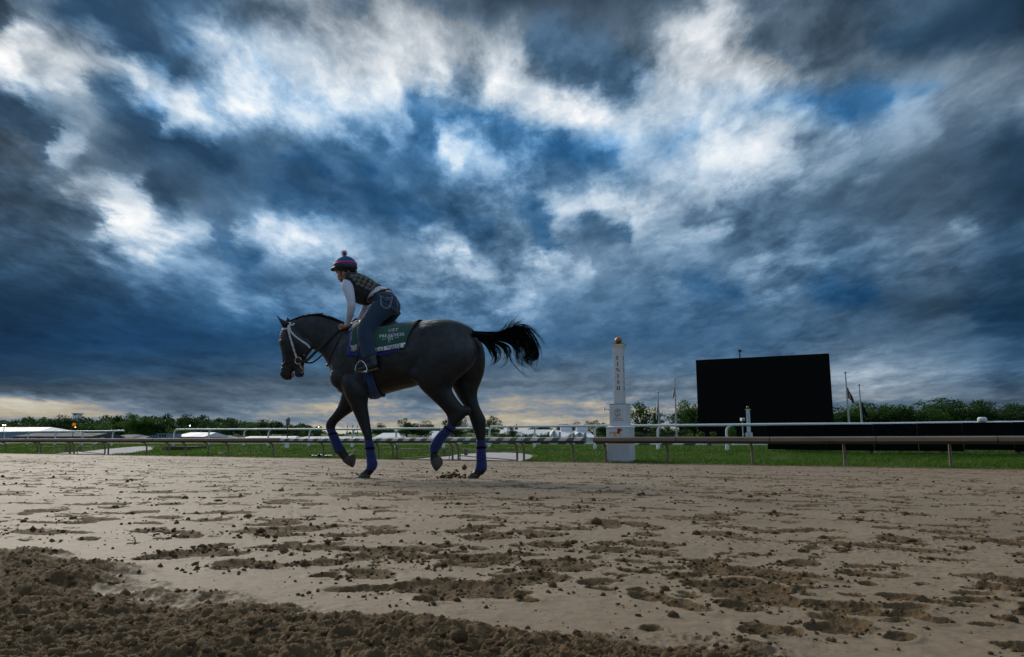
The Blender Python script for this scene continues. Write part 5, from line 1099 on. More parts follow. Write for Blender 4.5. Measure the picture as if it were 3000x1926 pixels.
HB = bvh_of(horse_me); horse_w = [v.co.copy() for v in horse_me.vertices]
def coat_mat():
    m_ = bpy.data.materials.new("grey_coat"); m_.use_nodes = True; t = m_.node_tree; g = G(t); b = t.nodes['Principled BSDF']
    P = g.n('ShaderNodeTexCoord').outputs['Object']; sp_ = g.n('ShaderNodeSeparateXYZ', (P,)).outputs
    n1, _ = g.noise(P, 3.2, 4, .55); n2, _ = g.noise(P, 190, 3, .7); n3, _ = g.noise(P, 13, 4, .6)
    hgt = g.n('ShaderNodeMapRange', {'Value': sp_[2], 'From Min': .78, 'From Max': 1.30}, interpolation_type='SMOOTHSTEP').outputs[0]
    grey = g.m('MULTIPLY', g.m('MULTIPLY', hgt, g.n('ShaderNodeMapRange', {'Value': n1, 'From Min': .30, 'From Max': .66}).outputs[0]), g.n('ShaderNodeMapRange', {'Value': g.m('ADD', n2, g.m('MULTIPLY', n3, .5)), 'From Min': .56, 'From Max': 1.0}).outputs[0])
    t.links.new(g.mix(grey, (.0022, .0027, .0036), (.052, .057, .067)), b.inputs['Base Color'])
    b.inputs['Roughness'].default_value = .46; b.inputs['Specular IOR Level'].default_value = .4; b.inputs['Sheen Weight'].default_value = .04; b.inputs['Sheen Roughness'].default_value = .4
    t.links.new(g.n('ShaderNodeBump', {'Height': g.noise(g.v('MULTIPLY', P, (1, 1, .35)), 260, 2, .6)[0], 'Strength': .18, 'Distance': .004, 'Normal': g.n('ShaderNodeBump', {'Height': g.noise(g.v('MULTIPLY', P, (1, 1, .6)), 7.5, 2, .45, 1.2)[0], 'Strength': .45, 'Distance': .022}).outputs[0]}).outputs[0], b.inputs['Normal']); return m_
M_COAT = coat_mat(); M_HAIR = mat("black_hair", (.0040, .0040, .0046), .75, var=.3, vscale=8, spec=.12); M_HOOF = mat("hoof_horn", (.052, .045, .036), .65, col2=(.026, .022, .018), vscale=9, bump=.3, bscale=60, stretch=(1, 1, .3)); M_SOLE = mat("hoof_sole", (.13, .105, .075), .8, col2=(.05, .04, .028), vscale=22, bump=.5, bscale=90)
HORG = np.array([HO[0], HO[1], float(gz(HO[0] * N_[0] + HO[1] * N_[1]))])
horse = thing("horse", "dark grey racehorse trotting with blue leg bandages", "horse", tuple(HORG))
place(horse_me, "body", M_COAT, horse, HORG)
def hbuild(mb, name, m_, parent=None, smooth=True):
    o = mb.build(name, m_, parent if parent is not None else horse, smooth); o.data.transform(Matrix.Translation(-Vector(HORG))); return o
# ears
def ear(pts, l, w):
    mb = MB(); v, f = [], []; n = 10
    for (xa, ya), (xb, yb), k in pts:
        a, b = hp(*A(xa, ya), l), hp(*A(xb, yb), l); c, h = (a + b) / 2, (a - b) / 2
        for j in range(n):
            t = 2 * math.pi * j / n; v.append(c + h * math.cos(t) + HL * (math.sin(t) * w * k))
    for i in range(len(pts) - 1):
        for j in range(n): f.append((i * n + j, i * n + (j + 1) % n, (i + 1) * n + (j + 1) % n, (i + 1) * n + j))
    mb.add(v, f + [tuple(range(n - 1, -1, -1)), tuple((len(pts) - 1) * n + j for j in range(n))]); return mb
hbuild(ear([((132, 222), (190, 190), .8), ((118, 190), (172, 175), 1), ((103, 160), (148, 163), .9), ((90, 137), (115, 147), .55), ((82, 117), (86, 121), .1)], .052, .026), "ear", M_COAT)
hbuild(ear([((158, 192), (205, 178), .8), ((160, 165), (198, 165), 1), ((163, 150), (186, 152), .8), ((166, 138), (172, 139), .2)], -.055, .026), "ear", M_COAT)
# eyes, nostrils, tongue
M_EYE = mat("eye", (.006, .005, .004), .08); M_NOST = mat("nostril", (.003, .003, .003), .7); M_TONG = mat("tongue", (.33, .10, .095), .35)
for s in (1, -1):
    p = see(HB, *A(128, 335))[0] if s > 0 else None
    if s < 0: p = p_near - 2 * HL * ((p_near - HO) @ HL)
    p_near = p; mb = MB().ball(tuple(p - HL * s * .006), (.016, .014, .015), 14); hbuild(mb, "eye", M_EYE)
    p = see(HB, *A(140, 600))[0] if s > 0 else n_near - 2 * HL * ((n_near - HO) @ HL)
    n_near = p; hbuild(MB().ball(tuple(p), (.016, .006, .02), 12), "nostril", M_NOST)
hbuild(loft(MB(), [(A(200, 590), A(222, 588), .004, .018), (A(205, 610), A(224, 606), .004, .018), (A(206, 622), A(220, 620), .004, .012)], 12, 3), "tongue", M_TONG)
# hooves
def hoof(st_, sole):
    mb = loft(MB(), st_, 20, 3, 2.0, cap0=False, cap1=True); o = hbuild(mb, "hoof", M_HOOF, smooth=45)
    if sole: hbuild(loft(MB(), sole, 16, 2, 2.0), "sole", M_SOLE, o, 45)
hoof([(A(762, 1388), A(840, 1404), NF, .048), (A(748, 1405), A(838, 1415), NF, .053), (A(729, 1431), A(834, 1432), NF, .060)], None)
hoof([(A(617, 1297), A(676, 1244), FF_, .045), (A(645, 1322), A(692, 1238), FF_, .052), (A(688, 1346), A(705, 1240), FF_, .058), (A(700, 1345), A(714, 1248), FF_, .057)], [(A(699, 1338), A(713, 1256), FF_, .046), (A(704, 1332), A(716, 1262), FF_, .042)])
hoof([(B(220, 1282), B(302, 1260), NH, .045), (B(226, 1312), B(316, 1276), NH, .052), (B(244, 1350), B(320, 1292), NH, .058), (B(265, 1378), B(322, 1304), NH, .060), (B(272, 1378), B(322, 1312), NH, .058)], [(B(270, 1370), B(318, 1316), NH, .046), (B(276, 1364), B(322, 1322), NH, .040)])
hoof([(B(546, 1388), B(632, 1408), FH, .048), (B(528, 1404), B(618, 1424), FH, .054), (B(505, 1424), B(600, 1444), FH, .060)], None)
# bandages
M_WRAP = mat("blue_bandage", (.004, .018, .130), .85, col2=(.003, .010, .080), vscale=10, bump=.35, bscale=55, stretch=(1, 1, 6), sheen=.3)
def wrap(st_, l, tape):
    o = hbuild(loft(MB(), [(a, b, l, w) for a, b, w in st_], 22, 5, 2.0), "bandage", M_WRAP)
    hbuild(loft(MB(), [(a, b, l, w) for a, b, w in tape], 22, 2, 2.0, grow=.004), "fastening_tape", M_HAIR, o)
wrap([(A(789, 1132), A(862, 1130), .045), (A(794, 1170), A(870, 1168), .046), (A(797, 1195), A(870, 1195), .043), (A(804, 1240), A(878, 1235), .044), (A(808, 1290), A(890, 1288), .045), (A(812, 1328), A(897, 1318), .048), (A(806, 1350), A(888, 1352), .046), (A(808, 1362), A(874, 1372), .044)], NF, [(A(797, 1186), A(869, 1184), .0445), (A(799, 1202), A(870, 1200), .0435)])
wrap([(A(484, 1040), A(550, 1032), .046), (A(500, 1080), A(566, 1066), .046), (A(514, 1130), A(588, 1108), .045), (A(530, 1180), A(608, 1150), .045), (A(545, 1215), A(624, 1182), .047), (A(560, 1236), A(622, 1196), .044), (A(578, 1242), A(612, 1212), .040)], FF_, [(A(500, 1078), A(564, 1064), .0465), (A(505, 1092), A(571, 1076), .046)])
wrap([(B(366, 985), B(432, 1035), .045), (B(326, 1025), B(396, 1070), .044), (B(276, 1078), B(350, 1120), .043), (B(236, 1132), B(322, 1162), .045), (B(216, 1178), B(304, 1196), .047), (B(217, 1210), B(290, 1218), .045), (B(226, 1222), B(276, 1224), .041)], NH, [(B(340, 1010), B(410, 1056), .0452), (B(330, 1021), B(400, 1067), .0448)])
wrap([(B(592, 1132), B(668, 1130), .043), (B(592, 1180), B(670, 1178), .043), (B(591, 1240), B(672, 1240), .043), (B(591, 1300), B(677, 1305), .044), (B(586, 1340), B(679, 1345), .047), (B(580, 1362), B(677, 1364), .046), (B(576, 1370), B(672, 1376), .044)], FH, [(B(592, 1178), B(670, 1176), .0435), (B(592, 1196), B(671, 1194), .0435)])
# hair: mane and tail, many tapering strands
def strands(mb, guides, n, lat, r0, jit, frizz=.0, seg=14, mapf=B, lbase=0.0, tmin=.75, clumps=30):
    GC = [cat(np.array(q_, float), 6) for q_ in guides]; X01 = [np.linspace(0, 1, len(q_)) for q_ in GC]
    cl = [(random.random() * (len(guides) - 1), random.gauss(0, jit), random.gauss(0, jit), random.random() * 6.28, random.gauss(0, lat), tmin + (1 - tmin) * random.random()) for _ in range(clumps)]
    for i in range(n):
        a, jx, jy, ph, l0, tm = random.choice(cl); a = min(max(a + random.gauss(0, .10), 0), len(guides) - 1.001); k = int(a); t = a - k; tm = min(1.0, tm * random.uniform(.85, 1.06))
        T = np.linspace(0, tm, seg); p = np.stack([np.interp(T, X01[k], GC[k][:, c]) * (1 - t) + np.interp(T, X01[k + 1], GC[k + 1][:, c]) * t for c in (0, 1)], 1)
        j = np.array([jx + random.gauss(0, 1.3), jy + random.gauss(0, 1.3)]); l1 = l0 + random.gauss(0, lat * .3); pts = []
        for i_, x in enumerate(T):
            q_ = p[i_] + j * x ** 1.5 * 3 + frizz * x * np.array([math.sin(ph + x * 9), math.cos(ph * 1.7 + x * 8)]); pts.append(hp(*mapf(*q_), lbase + l1 * (.35 + x * 1.6)))
        mb.tube(pts, [r0 * (1 - .85 * x) * (1 if x > .02 else .7) for x in np.linspace(0, 1, seg)], 3, cap=False)
TG = [[(585, 248), (720, 256), (800, 240), (842, 185), (885, 103)], [(585, 250), (735, 260), (835, 232), (890, 170), (945, 118)], [(585, 254), (755, 264), (868, 224), (940, 176), (1005, 146)], [(585, 258), (775, 264), (900, 214), (990, 202), (1070, 270), (1130, 370)], [(585, 262), (780, 274), (920, 236), (1010, 244), (1068, 330), (1095, 430), (1090, 520)], [(585, 268), (780, 280), (920, 250), (1005, 275), (1052, 360), (1078, 450), (1062, 570)], [(585, 276), (780, 290), (915, 270), (990, 310), (1030, 400), (1045, 470), (1020, 530)], [(585, 284), (775, 305), (895, 300), (955, 360), (985, 430), (1000, 500), (1060, 545)], [(590, 292), (760, 325), (850, 350), (895, 400), (890, 460), (930, 510), (1010, 550)], [(595, 298), (740, 335), (825, 375), (850, 430), (830, 480), (795, 498)], [(600, 305), (720, 345), (785, 395), (795, 445), (760, 490), (690, 514)], [(605, 312), (690, 355), (730, 405), (742, 460), (735, 500), (705, 512)], [(610, 320), (660, 360), (700, 405), (728, 450), (738, 480)]]
tb = MB(); strands(tb, TG, 1100, .022, .0021, 7, 7, clumps=110, tmin=.55); strands(tb, TG[3:9], 650, .024, .0021, 8, 7, clumps=60, tmin=.6)
strands(tb, [[(960, 300), (1010, 360), (1000, 420), (960, 460), (990, 500), (1050, 500)], [(1000, 290), (1060, 370), (1060, 440), (1010, 480), (1040, 540), (1075, 570)], [(1020, 300), (1080, 380), (1090, 450), (1050, 480), (1000, 440), (1060, 420)]], 320, .02, .0016, 7, 9, clumps=60, tmin=.6)
strands(tb, [[(850, 440), (880, 500), (930, 560), (1000, 615), (1075, 652)], [(855, 440), (890, 510), (940, 565), (1010, 625), (1040, 640)]], 5, .004, .0022, 2, 2)
loft(tb, [(B(505, 222), B(560, 300), 0, .04), (B(580, 246), B(590, 300), 0, .035), (B(660, 255), B(660, 305), 0, .03), (B(740, 262), B(735, 305), 0, .024), (B(830, 252), B(835, 290), 0, .016), (B(930, 240), B(925, 275), 0, .010)], 12, 4)
hbuild(tb, "tail", M_HAIR)
mbm = MB(); loft(mbm, [(A(190, 163), A(205, 180), .0, .022), (A(260, 136), A(262, 150), .0, .026), (A(340, 116), A(340, 138), .0, .030), (A(430, 109), A(428, 138), .0, .034), (A(520, 134), A(513, 166), .0, .036), (A(580, 156), A(572, 188), .0, .036), (A(640, 188), A(632, 205), .0, .03)], 10, 4)
MG = [[(x, np.interp(x, [180, 260, 340, 430, 520, 640], [165, 136, 118, 110, 134, 186])) for x in np.linspace(x0, x0 + 70, 5)] for x0 in np.linspace(185, 600, 9)]
for x0 in np.linspace(185, 640, 260):
    y0 = np.interp(x0, [180, 260, 340, 430, 520, 640], [168, 140, 122, 114, 138, 190]); h = random.uniform(.4, 1.0); s_ = -1 if random.random() < .8 else 1; ln = random.uniform(.5, 1)
    mbm.tube([hp(*A(x0 + 55 * t * ln, y0 - 20 * h * math.sin(t * 2.2) + (26 * t * t if s_ < 0 else 14 * t) + 32 * t * ln * ((x0 > 430) - .25 * (x0 < 330))), s_ * (.005 + (.075 if s_ < 0 else .035) * t)) for t in np.linspace(0, 1, 6)], [.006 * (1 - .8 * t) for t in np.linspace(0, 1, 6)], 3, cap=False)
for (pts) in ([(330, 135), (333, 118), (345, 109), (356, 122)], [(355, 128), (385, 118), (410, 112)], [(175, 168), (190, 150), (207, 138)], [(155, 180), (170, 160), (180, 155)]):
    mbm.tube([hp(*A(*p), .01) for p in cat(pts, 5)], .0025, 3, cap=False)
hbuild(mbm, "mane", M_HAIR)
# ------------------------------------------------------------------ tack
def pix(p):                                   # photograph pixel of a point
    zf = p[1] * cp + p[2] * sp; return CU + F * p[0] / zf, CV - F * (p[2] * cp - p[1] * sp) / zf
def mirror(p): p = np.asarray(p, float); return p - 2 * HL * ((p - HO) @ HL)
ZC = float(hp(1110, 1050, 0)[2])
def girdle(t, phi, off, bvh=None):                      # point on the horse at distance t along it, phi round from the spine, off metres proud
    c = HO + HF * t; c = np.array([c[0], c[1], ZC]); d = np.array([0, 0, math.cos(phi)]) + HL * math.sin(phi); h = (bvh or HB).ray_cast(Vector(c + d * 1.2), Vector(-d))
    return (np.array(h[0]) if h[0] is not None else c + d * .3) + d * off
def along(u, v, l): return float((hp(u, v, l) - HO) @ HF)
def blanket(rows, nI, off, vbot, lr=.25, both=True, wob=.0):
    """cloth over the back. rows: r -> (u_left, u_right); vbot(u): pixel height of the lower hem on the near side"""
    nJ = 26; v, f = [], []
    grid = []
    for i in range(nI + 1):
        a = i / nI; ub = np.interp(1, [x[0] for x in rows], [x[1] for x in rows]) * (1 - a) + np.interp(1, [x[0] for x in rows], [x[2] for x in rows]) * a
        tb_ = along(ub, vbot(ub), lr); lo, hi = .3, 2.2
        for _ in range(18):
            m_ = (lo + hi) / 2; lo, hi = (m_, hi) if pix(girdle(tb_, m_, off))[1] < vbot(ub) else (lo, m_)
        pm = lo; col = []
        for j in range(nJ + 1):
            r = j / nJ; u = np.interp(r, [x[0] for x in rows], [x[1] for x in rows]) * (1 - a) + np.interp(r, [x[0] for x in rows], [x[2] for x in rows]) * a
            col.append(girdle(along(u, 0, 0) if False else along(u, vbot(u) - (1 - r) * 80, lr * math.sin(pm * r)), pm * r, off + wob * math.sin(a * 9 + r * 3) * r))
        grid.append(col)
    rowsN = nJ + 1
    allc = []
    for col in grid: allc.append(([mirror(p) for p in col[:0:-1]] if both else []) + col)
    m_ = len(allc[0])
    for col in allc: v += list(col)
    for i in range(nI):
        for j in range(m_ - 1): k = i * m_ + j; f.append((k, k + 1, k + m_ + 1, k + m_))
    return v, f
def sheet(name, v, f, m_, parent, thick=.004, org=HORG):
    o = mesh_obj(name, [np.asarray(p) - org for p in v], f, m_, parent, True); bm = bmesh.new(); bm.from_mesh(o.data); bmesh.ops.recalc_face_normals(bm, faces=bm.faces); bm.to_mesh(o.data); bm.free()
    s_ = o.modifiers.new("thickness", 'SOLIDIFY'); s_.thickness = thick; s_.offset = 0; return o
def patch(bvh, quad, nu, nv, off):            # quad of pixels laid onto a surface
    (a, b, c, d) = [np.array(q_) for q_ in quad]; v, f = [], []
    for j in range(nv + 1):
        for i in range(nu + 1):
            s_, t = i / nu, j / nv; p = (a * (1 - s_) + b * s_) * (1 - t) + (d * (1 - s_) + c * s_) * t; v.append(see(bvh, p[0], p[1], off)[0])
    for j in range(nv):
        for i in range(nu): k = j * (nu + 1) + i; f.append((k, k + 1, k + nu + 2, k + nu + 1))
    return v, f
M_GREEN = mat("green_cloth", (.008, .062, .045), .8, var=.2, vscale=9, bump=.25, bscale=30, sheen=.25); M_PAD = mat("blue_pad", (.008, .025, .24), .85, var=.2, vscale=20, bump=.5, bscale=120, sheen=.3); M_STRIP = mat("white_cloth", (.70, .71, .78), .75, var=.05, vscale=12, bump=.2, bscale=50)
M_THREAD = mat("white_thread", (.62, .64, .66), .7); M_INK = mat("black_thread", (.006, .006, .010), .8); M_LEATHER = mat("black_leather", (.008, .008, .009), .4, var=.3, vscale=20, bump=.15, bscale=80); M_LINING = mat("cloth_lining", (.40, .39, .40), .8, var=.1)
pv = lambda u: np.interp(u, [1012, 1060, 1107, 1173], [1041, 1046, 1045, 1031])
v, f = blanket([(0, 1038, 1196), (.5, 1024, 1190), (1, 1014, 1173)], 26, .010, pv)
padb = thing("saddle_pad", "bright blue pad showing below the green saddle cloth", "saddle pad", tuple(HORG)); sheet("pad", v, f, M_PAD, padb, .012)
cloth = thing("saddle_cloth", "green saddle cloth with white lettering and a white name strip", "saddle cloth", tuple(HORG))
cv = lambda u: np.interp(u, [1025, 1060, 1100, 1190], [1030, 1036, 1033, 1020])
v, f = blanket([(0, 1043, 1236), (.35, 1036, 1222), (.7, 1029, 1200), (1, 1026, 1190)], 34, .022, cv, wob=.004)
sheet("cloth", v, f, M_GREEN, cloth, .004); CB_ = BVHTree.FromPolygons([Vector(p) for p in v], f)
v2, f2 = patch(CB_, [A(840, 396), A(1123, 344), A(1116, 406), A(850, 440)], 24, 5, .011); strip = sheet("name_strip", v2, f2, M_STRIP, cloth, .003); SB_ = BVHTree.FromPolygons([Vector(p) for p in v2], f2)
def embroider(name, body, p0, p1, h, bvh, m_, parent, off=.006, shear=0., org=HORG):
    """lettering laid on a surface: baseline from pixel p0 to p1, letter height h pixels"""
    V, Fc = text_mesh(body, 1.0, 'LEFT', shear); x0, x1 = V[:, 0].min(), V[:, 0].max(); p0, p1 = np.array(p0), np.array(p1); e = (p1 - p0); n = np.array([e[1], -e[0]]) / np.linalg.norm(e)
    out = [see(bvh, *(p0 + e * (x - x0) / (x1 - x0) + n * h * y / .70), off)[0] - org for x, y in V]
    return mesh_obj(name, out, Fc, m_, parent)
hpx = 1 / 2.75
embroider("lettering", "1/ST", A(986, 259), A(1070, 251), 24 * hpx, CB_, M_THREAD, cloth, shear=.25)
embroider("lettering", serif("PREAKNESS"), A(913, 305), A(1113, 286), 24 * hpx, CB_, M_THREAD, cloth)
embroider("lettering", serif("151"), A(979, 325), A(1023, 320), 25 * hpx, CB_, M_THREAD, cloth)
for a, b in (((932, 318), (968, 314)), ((1035, 303), (1070, 299))): q_, w_ = patch(CB_, [A(a[0], a[1] - 1), A(b[0], b[1] - 1), A(b[0], b[1] + 1.5), A(a[0], a[1] + 1.5)], 4, 1, .006); mesh_obj("dash", [p - HORG for p in q_], w_, M_THREAD, cloth)
embroider("small_mark", "%", A(987, 343), A(1001, 341), 12 * hpx, CB_, M_THREAD, cloth)
embroider("name_lettering", serif("GREAT WHITE"), A(836, 426), A(1091, 384), 32 * hpx, SB_, M_INK, strip, .005)
q_, w_ = patch(CB_, [A(672, 372), A(742, 360), A(735, 402), A(705, 424)], 8, 6, .012); q_ = [p + HL * .012 * math.sin(i * 1.3) for i, p in enumerate(q_)]; sheet("lining_fold", q_, w_, M_LINING, cloth, .003)
q_, w_ = patch(CB_, [A(684, 296), A(690, 296), A(675, 372), A(668, 366)], 2, 8, .004); sheet("white_edging", q_, w_, M_STRIP, cloth, .003)
# saddle, girth, stirrups
saddle = thing("saddle", "black exercise saddle under the rider with blue girth", "saddle", tuple(HORG))
mb = MB(); loft(mb, [(px(1058, 938), px(1062, 990), 0, .10), (px(1075, 944), px(1078, 992), 0, .14), (px(1105, 949), px(1108, 992), 0, .16), (px(1135, 950), px(1137, 990), 0, .165), (px(1158, 942), px(1160, 985), 0, .15), (px(1168, 946), px(1168, 975), 0, .10)], 20, 4, 2.4); hbuild(mb, "seat", M_LEATHER, saddle)
gv, gf = [], []; NG = 40
for j in range(NG + 1):
    r = j / NG; ph = R(58 + (180 - 58) * r); uu = np.interp(r, [0, .45, 1], [1064, 1070, 1086]), np.interp(r, [0, .45, 1], [1094, 1094, 1124]); vv = np.interp(r, [0, 1], [1048, 1164]); l = .25 * math.cos(r * 1.57)
    for i in range(7): a = i / 6; gv.append(girdle(along(uu[0] * (1 - a) + uu[1] * a, vv, l), ph, .020 + .006 * math.sin(a * 9.4 + r * 4), TRUNK))
gm = [mirror(p) for p in gv]
for j in range(NG):
    for i in range(6): k = j * 7 + i; gf.append((k, k + 1, k + 8, k + 7))
n0 = len(gv); sheet("girth", gv + gm, gf + [tuple(n0 + q for q in f_) for f_ in gf], mat("blue_girth", (.010, .045, .19), .9, col2=(.006, .026, .12), vscale=7, bump=.5, bscale=40, sheen=.3), saddle, .01)
M_STEEL = mat("stirrup_steel", (.62, .62, .63), .25, metal=.9)
for s in (1, -1):
    fl = mirror if s < 0 else (lambda p: np.asarray(p))
    mb = MB(); pts = [fl(hp(*C(x, y), .345 + .04 * w)) for x, y, w in cat([(402, 1452, -1), (398, 1425, -1), (418, 1372, -1), (458, 1334, -.4), (490, 1345, .5), (515, 1378, 1), (530, 1420, 1), (534, 1452, 1)], 5)]; mb.tube(pts, .0055, 8)
    mb.tube([fl(hp(*C(402, 1455), .30)), fl(hp(*C(534, 1458), .385))], .011, 8); st = hbuild(mb, "stirrup_iron", M_STEEL, saddle)
    hbuild(MB().tube([fl(hp(*A(760, 300), .30)), fl(hp(*A(742, 400), .335)), fl(hp(*A(728, 490), .345))], .012, 6, flat=(1, .25), up=tuple(HF)), "stirrup_leather", M_LEATHER, saddle)

# bridle
bridle = thing("bridle", "white racing bridle with ring bit and dark reins", "bridle", tuple(HORG)); M_WLEA = mat("white_strap", (.52, .51, .55), .6, var=.12, vscale=30); M_RUB = mat("rein_rubber", (.010, .010, .012), .7, bump=.4, bscale=150)
def strap(name, pts, m_, w=.011, th=.0035, both=True, bvh=None, parent=None, off=.004):
    bvh = bvh or HB; P = cat(pts, 6); s3, nn = zip(*[see(bvh, *p, off) for p in P]); o = None
    mb = MB(); mb.tube(s3, 1.0, 8, flat=(th, w), up=[tuple(n) for n in nn])
    if both: mb.tube([mirror(p) for p in s3], 1.0, 8, flat=(th, w), up=[tuple(n - 2 * HL * (n @ HL)) for n in nn])
    return hbuild(mb, name, m_, parent or bridle)
ck = strap("cheekpiece", [A(188, 172), A(180, 205), A(181, 245), A(197, 310), A(215, 370), A(232, 425), A(246, 466)], M_WLEA)
for (x, y) in ((186, 282), (201, 325), (219, 382), (232, 420)): strap("tape_band", [A(x - 9, y + 1), A(x + 1, y - 1), A(x + 9, y - 3)], M_INK, .0022, .005, False, parent=ck, off=.005)
strap("throatlash", [A(186, 205), A(195, 245), A(225, 282), A(270, 318), A(315, 348), A(340, 368), A(353, 387)], M_WLEA, .010)
strap("browband", [A(136, 234), A(155, 231), A(183, 229)], M_WLEA, .010); strap("headpiece", [A(200, 164), A(192, 172), A(186, 182)], M_WLEA, .012)
strap("noseband", [A(127, 520), A(165, 500), A(205, 487), A(235, 480)], M_LEATHER, .008); strap("flash_strap", [A(126, 545), A(165, 553), A(212, 565), A(230, 555)], M_LEATHER, .007)
c3, n3 = see(HB, *A(258, 486), .012)
ring = [c3 + (-HF) * (.034 * math.cos(a)) + np.array([0, 0, .034 * math.sin(a)]) for a in np.linspace(0, 2 * math.pi, 25)]; mb = MB().tube(ring, .0042, 8, cap=False).tube([mirror(p) for p in ring], .0042, 8, cap=False); mb.tube([c3, mirror(c3)], .007, 8); hbuild(mb, "ring_bit", M_STEEL, bridle)
strap("bit_strap", [A(268, 512), A(280, 535), A(291, 556), A(303, 572)], mat("tan_strap", (.36, .30, .20), .6), .011)
strap("buckle", [A(318, 446), A(306, 437), A(301, 448), A(311, 458)], M_STEEL, .002, .002, False)
for s in (1, -1):
    fl = mirror if s < 0 else (lambda p: np.asarray(p)); a, b = c3 + HL * .006, hp(*A(602, 232), .11)
    P = [a, hp(*A(322, 488), .085), hp(*A(400, 414), .105), hp(*A(470, 350), .120), hp(*A(530, 294), .128), b, hp(*A(640, 250), .09), hp(*A(690, 262), .05)]
    hbuild(MB().tube([fl(p) for p in cat(P, 4)], .016 if s > 0 else .009, 6, flat=(1, .28), up=(0, 0, 1)), "rein", M_RUB, bridle)
strap("neck_strap", [A(612, 245), A(580, 310), A(545, 390), A(515, 460), A(500, 515)], M_LEATHER, .011); hbuild(MB().ball(tuple(hp(*A(497, 524), 0)), (.02, .03, .016), 10), "chest_buckle", M_LEATHER, bridle)

# ------------------------------------------------------------------ the rider
PORG = hp(1150, 900, 0)
rider = thing("person", "rider in helmet, padded vest, white sleeves and jeans standing in the stirrups", "person", tuple(PORG))
def pbuild(mb_or_me, name, m_, parent=None, smooth=True):
    if isinstance(mb_or_me, MB): o = mb_or_me.build(name, m_, parent or rider, smooth); o.data.transform(Matrix.Translation(-Vector(PORG))); return o
    mb_or_me.transform(Matrix.Translation(-Vector(PORG))); return link_mesh(name, mb_or_me, m_, parent or rider)
PELV = [(C(880, 790), C(715, 810), 0, .12), (C(912, 740), C(650, 770), 0, .155), (C(912, 670), C(615, 715), 0, .165), (C(875, 595), C(590, 680), 0, .162), (C(800, 515), C(562, 645), 0, .140)]
WAIST = [(C(830, 545), C(575, 655), 0, .140), (C(770, 497), C(548, 645), 0, .132), (C(710, 480), C(530, 650), 0, .128), (C(650, 455), C(490, 662), 0, .135)]
CHEST = [(C(690, 478), C(535, 672), 0, .128), (C(635, 450), C(478, 665), 0, .138), (C(560, 396), C(410, 640), 0, .155), (C(480, 358), C(375, 565), 0, .168), (C(400, 338), C(325, 490), 0, .165), (C(335, 338), C(292, 440), 0, .120)]
THIGH = [(C(640, 620), C(880, 745), .085, .095), (C(565, 720), C(775, 830), .125, .100), (C(500, 805), C(690, 895), .175, .092), (C(450, 890), C(625, 968), .225, .082), (C(425, 975), C(592, 1010), .262, .072), (C(428, 1060), C(598, 1075), .285, .068), (C(446, 1150), C(616, 1145), .30, .064), (C(468, 1235), C(636, 1205), .315, .062), (C(492, 1318), C(652, 1262), .33, .062)]
ARM = [(C(268, 395), C(365, 420), .150, .055), (C(243, 475), C(380, 495), .190, .058), (C(276, 565), C(388, 572), .212, .053), (C(301, 645), C(396, 655), .220, .046), (C(304, 705), C(395, 715), .218, .043), (C(300, 785), C(378, 795), .185, .041), (C(288, 862), C(350, 868), .14, .035), (C(273, 925), C(326, 938), .105, .030)]
FARM = [(C(420, 430), C(520, 460), -.150, .055), (C(455, 560), C(560, 590), -.195, .053), (C(478, 670), C(565, 700), -.215, .045), (C(470, 730), C(540, 760), -.195, .042), (C(430, 810), C(490, 840), -.15, .036), (C(385, 868), C(430, 905), -.105, .030)]
HEAD = [(C(215, 180), C(360, 180), 0, .062), (C(180, 240), C(395, 240), 0, .078), (C(186, 300), C(392, 300), 0, .076), (C(193, 345), C(362, 340), 0, .070), (C(203, 385), C(325, 372), 0, .058), (C(221, 414), C(288, 398), 0, .044), (C(238, 427), C(266, 414), 0, .026)]
NECK = [(C(258, 340), C(350, 330), 0, .052), (C(275, 385), C(375, 370), 0, .055), (C(300, 430), C(400, 400), 0, .065)]
def legs(mb, grow, st_=None):
    a = MB(); loft(a, st_ or THIGH, 20, 4, 2.0, grow=grow); mb.add(a.v, a.f); mb.add([mirror(p) for p in a.v], [f_[::-1] for f_ in a.f])
# hands: palm, four bent fingers and a thumb closed on the rein
def hand(mb, fl, ox=0, oy=0):
    P = lambda x, y, l: fl(hp(*C(x + ox, y + oy), l))
    mb.tube([P(308, 930, .105), P(285, 940, .105), P(258, 946, .105), P(238, 950, .105)], [.026, .030, .031, .026], 10, flat=(1, .72), up=tuple(HL))
    for i, (dl, dy, k) in enumerate(((.026, -14, 1.0), (.010, -4, 1.08), (-.006, 6, 1.02), (-.020, 15, .85))):
        mb.tube([P(248, 946 + dy * .8, .105 + dl), P(222 - 4 * k, 944 + dy, .107 + dl), P(210, 958 + dy, .106 + dl), P(222, 976 + dy * .6, .104 + dl), P(240, 974 + dy * .5, .103 + dl)], [.0095, .0095, .009, .0085, .007], 8)
    mb.tube([P(272, 926, .125), P(245, 918, .132), P(222, 928, .128), P(210, 940, .122)], [.012, .011, .010, .008], 8)
M_SKIN = mat("skin", (.36, .185, .125), .5, var=.08, vscale=30); M_DENIM = mat("denim", (.005, .019, .048), .85, col2=(.011, .036, .080), vscale=7, bump=.4, bscale=70, sheen=.15); M_SHIRT = mat("white_sleeve", (.60, .60, .74), .8, var=.05, vscale=14, bump=.35, bscale=35); M_VEST = mat("vest_black", (.012, .012, .016), .75, var=.25, vscale=15, bump=.3, bscale=60); M_PADG = mat("vest_pad", (.125, .115, .098), .8, var=.2, vscale=40, bump=.4, bscale=200)
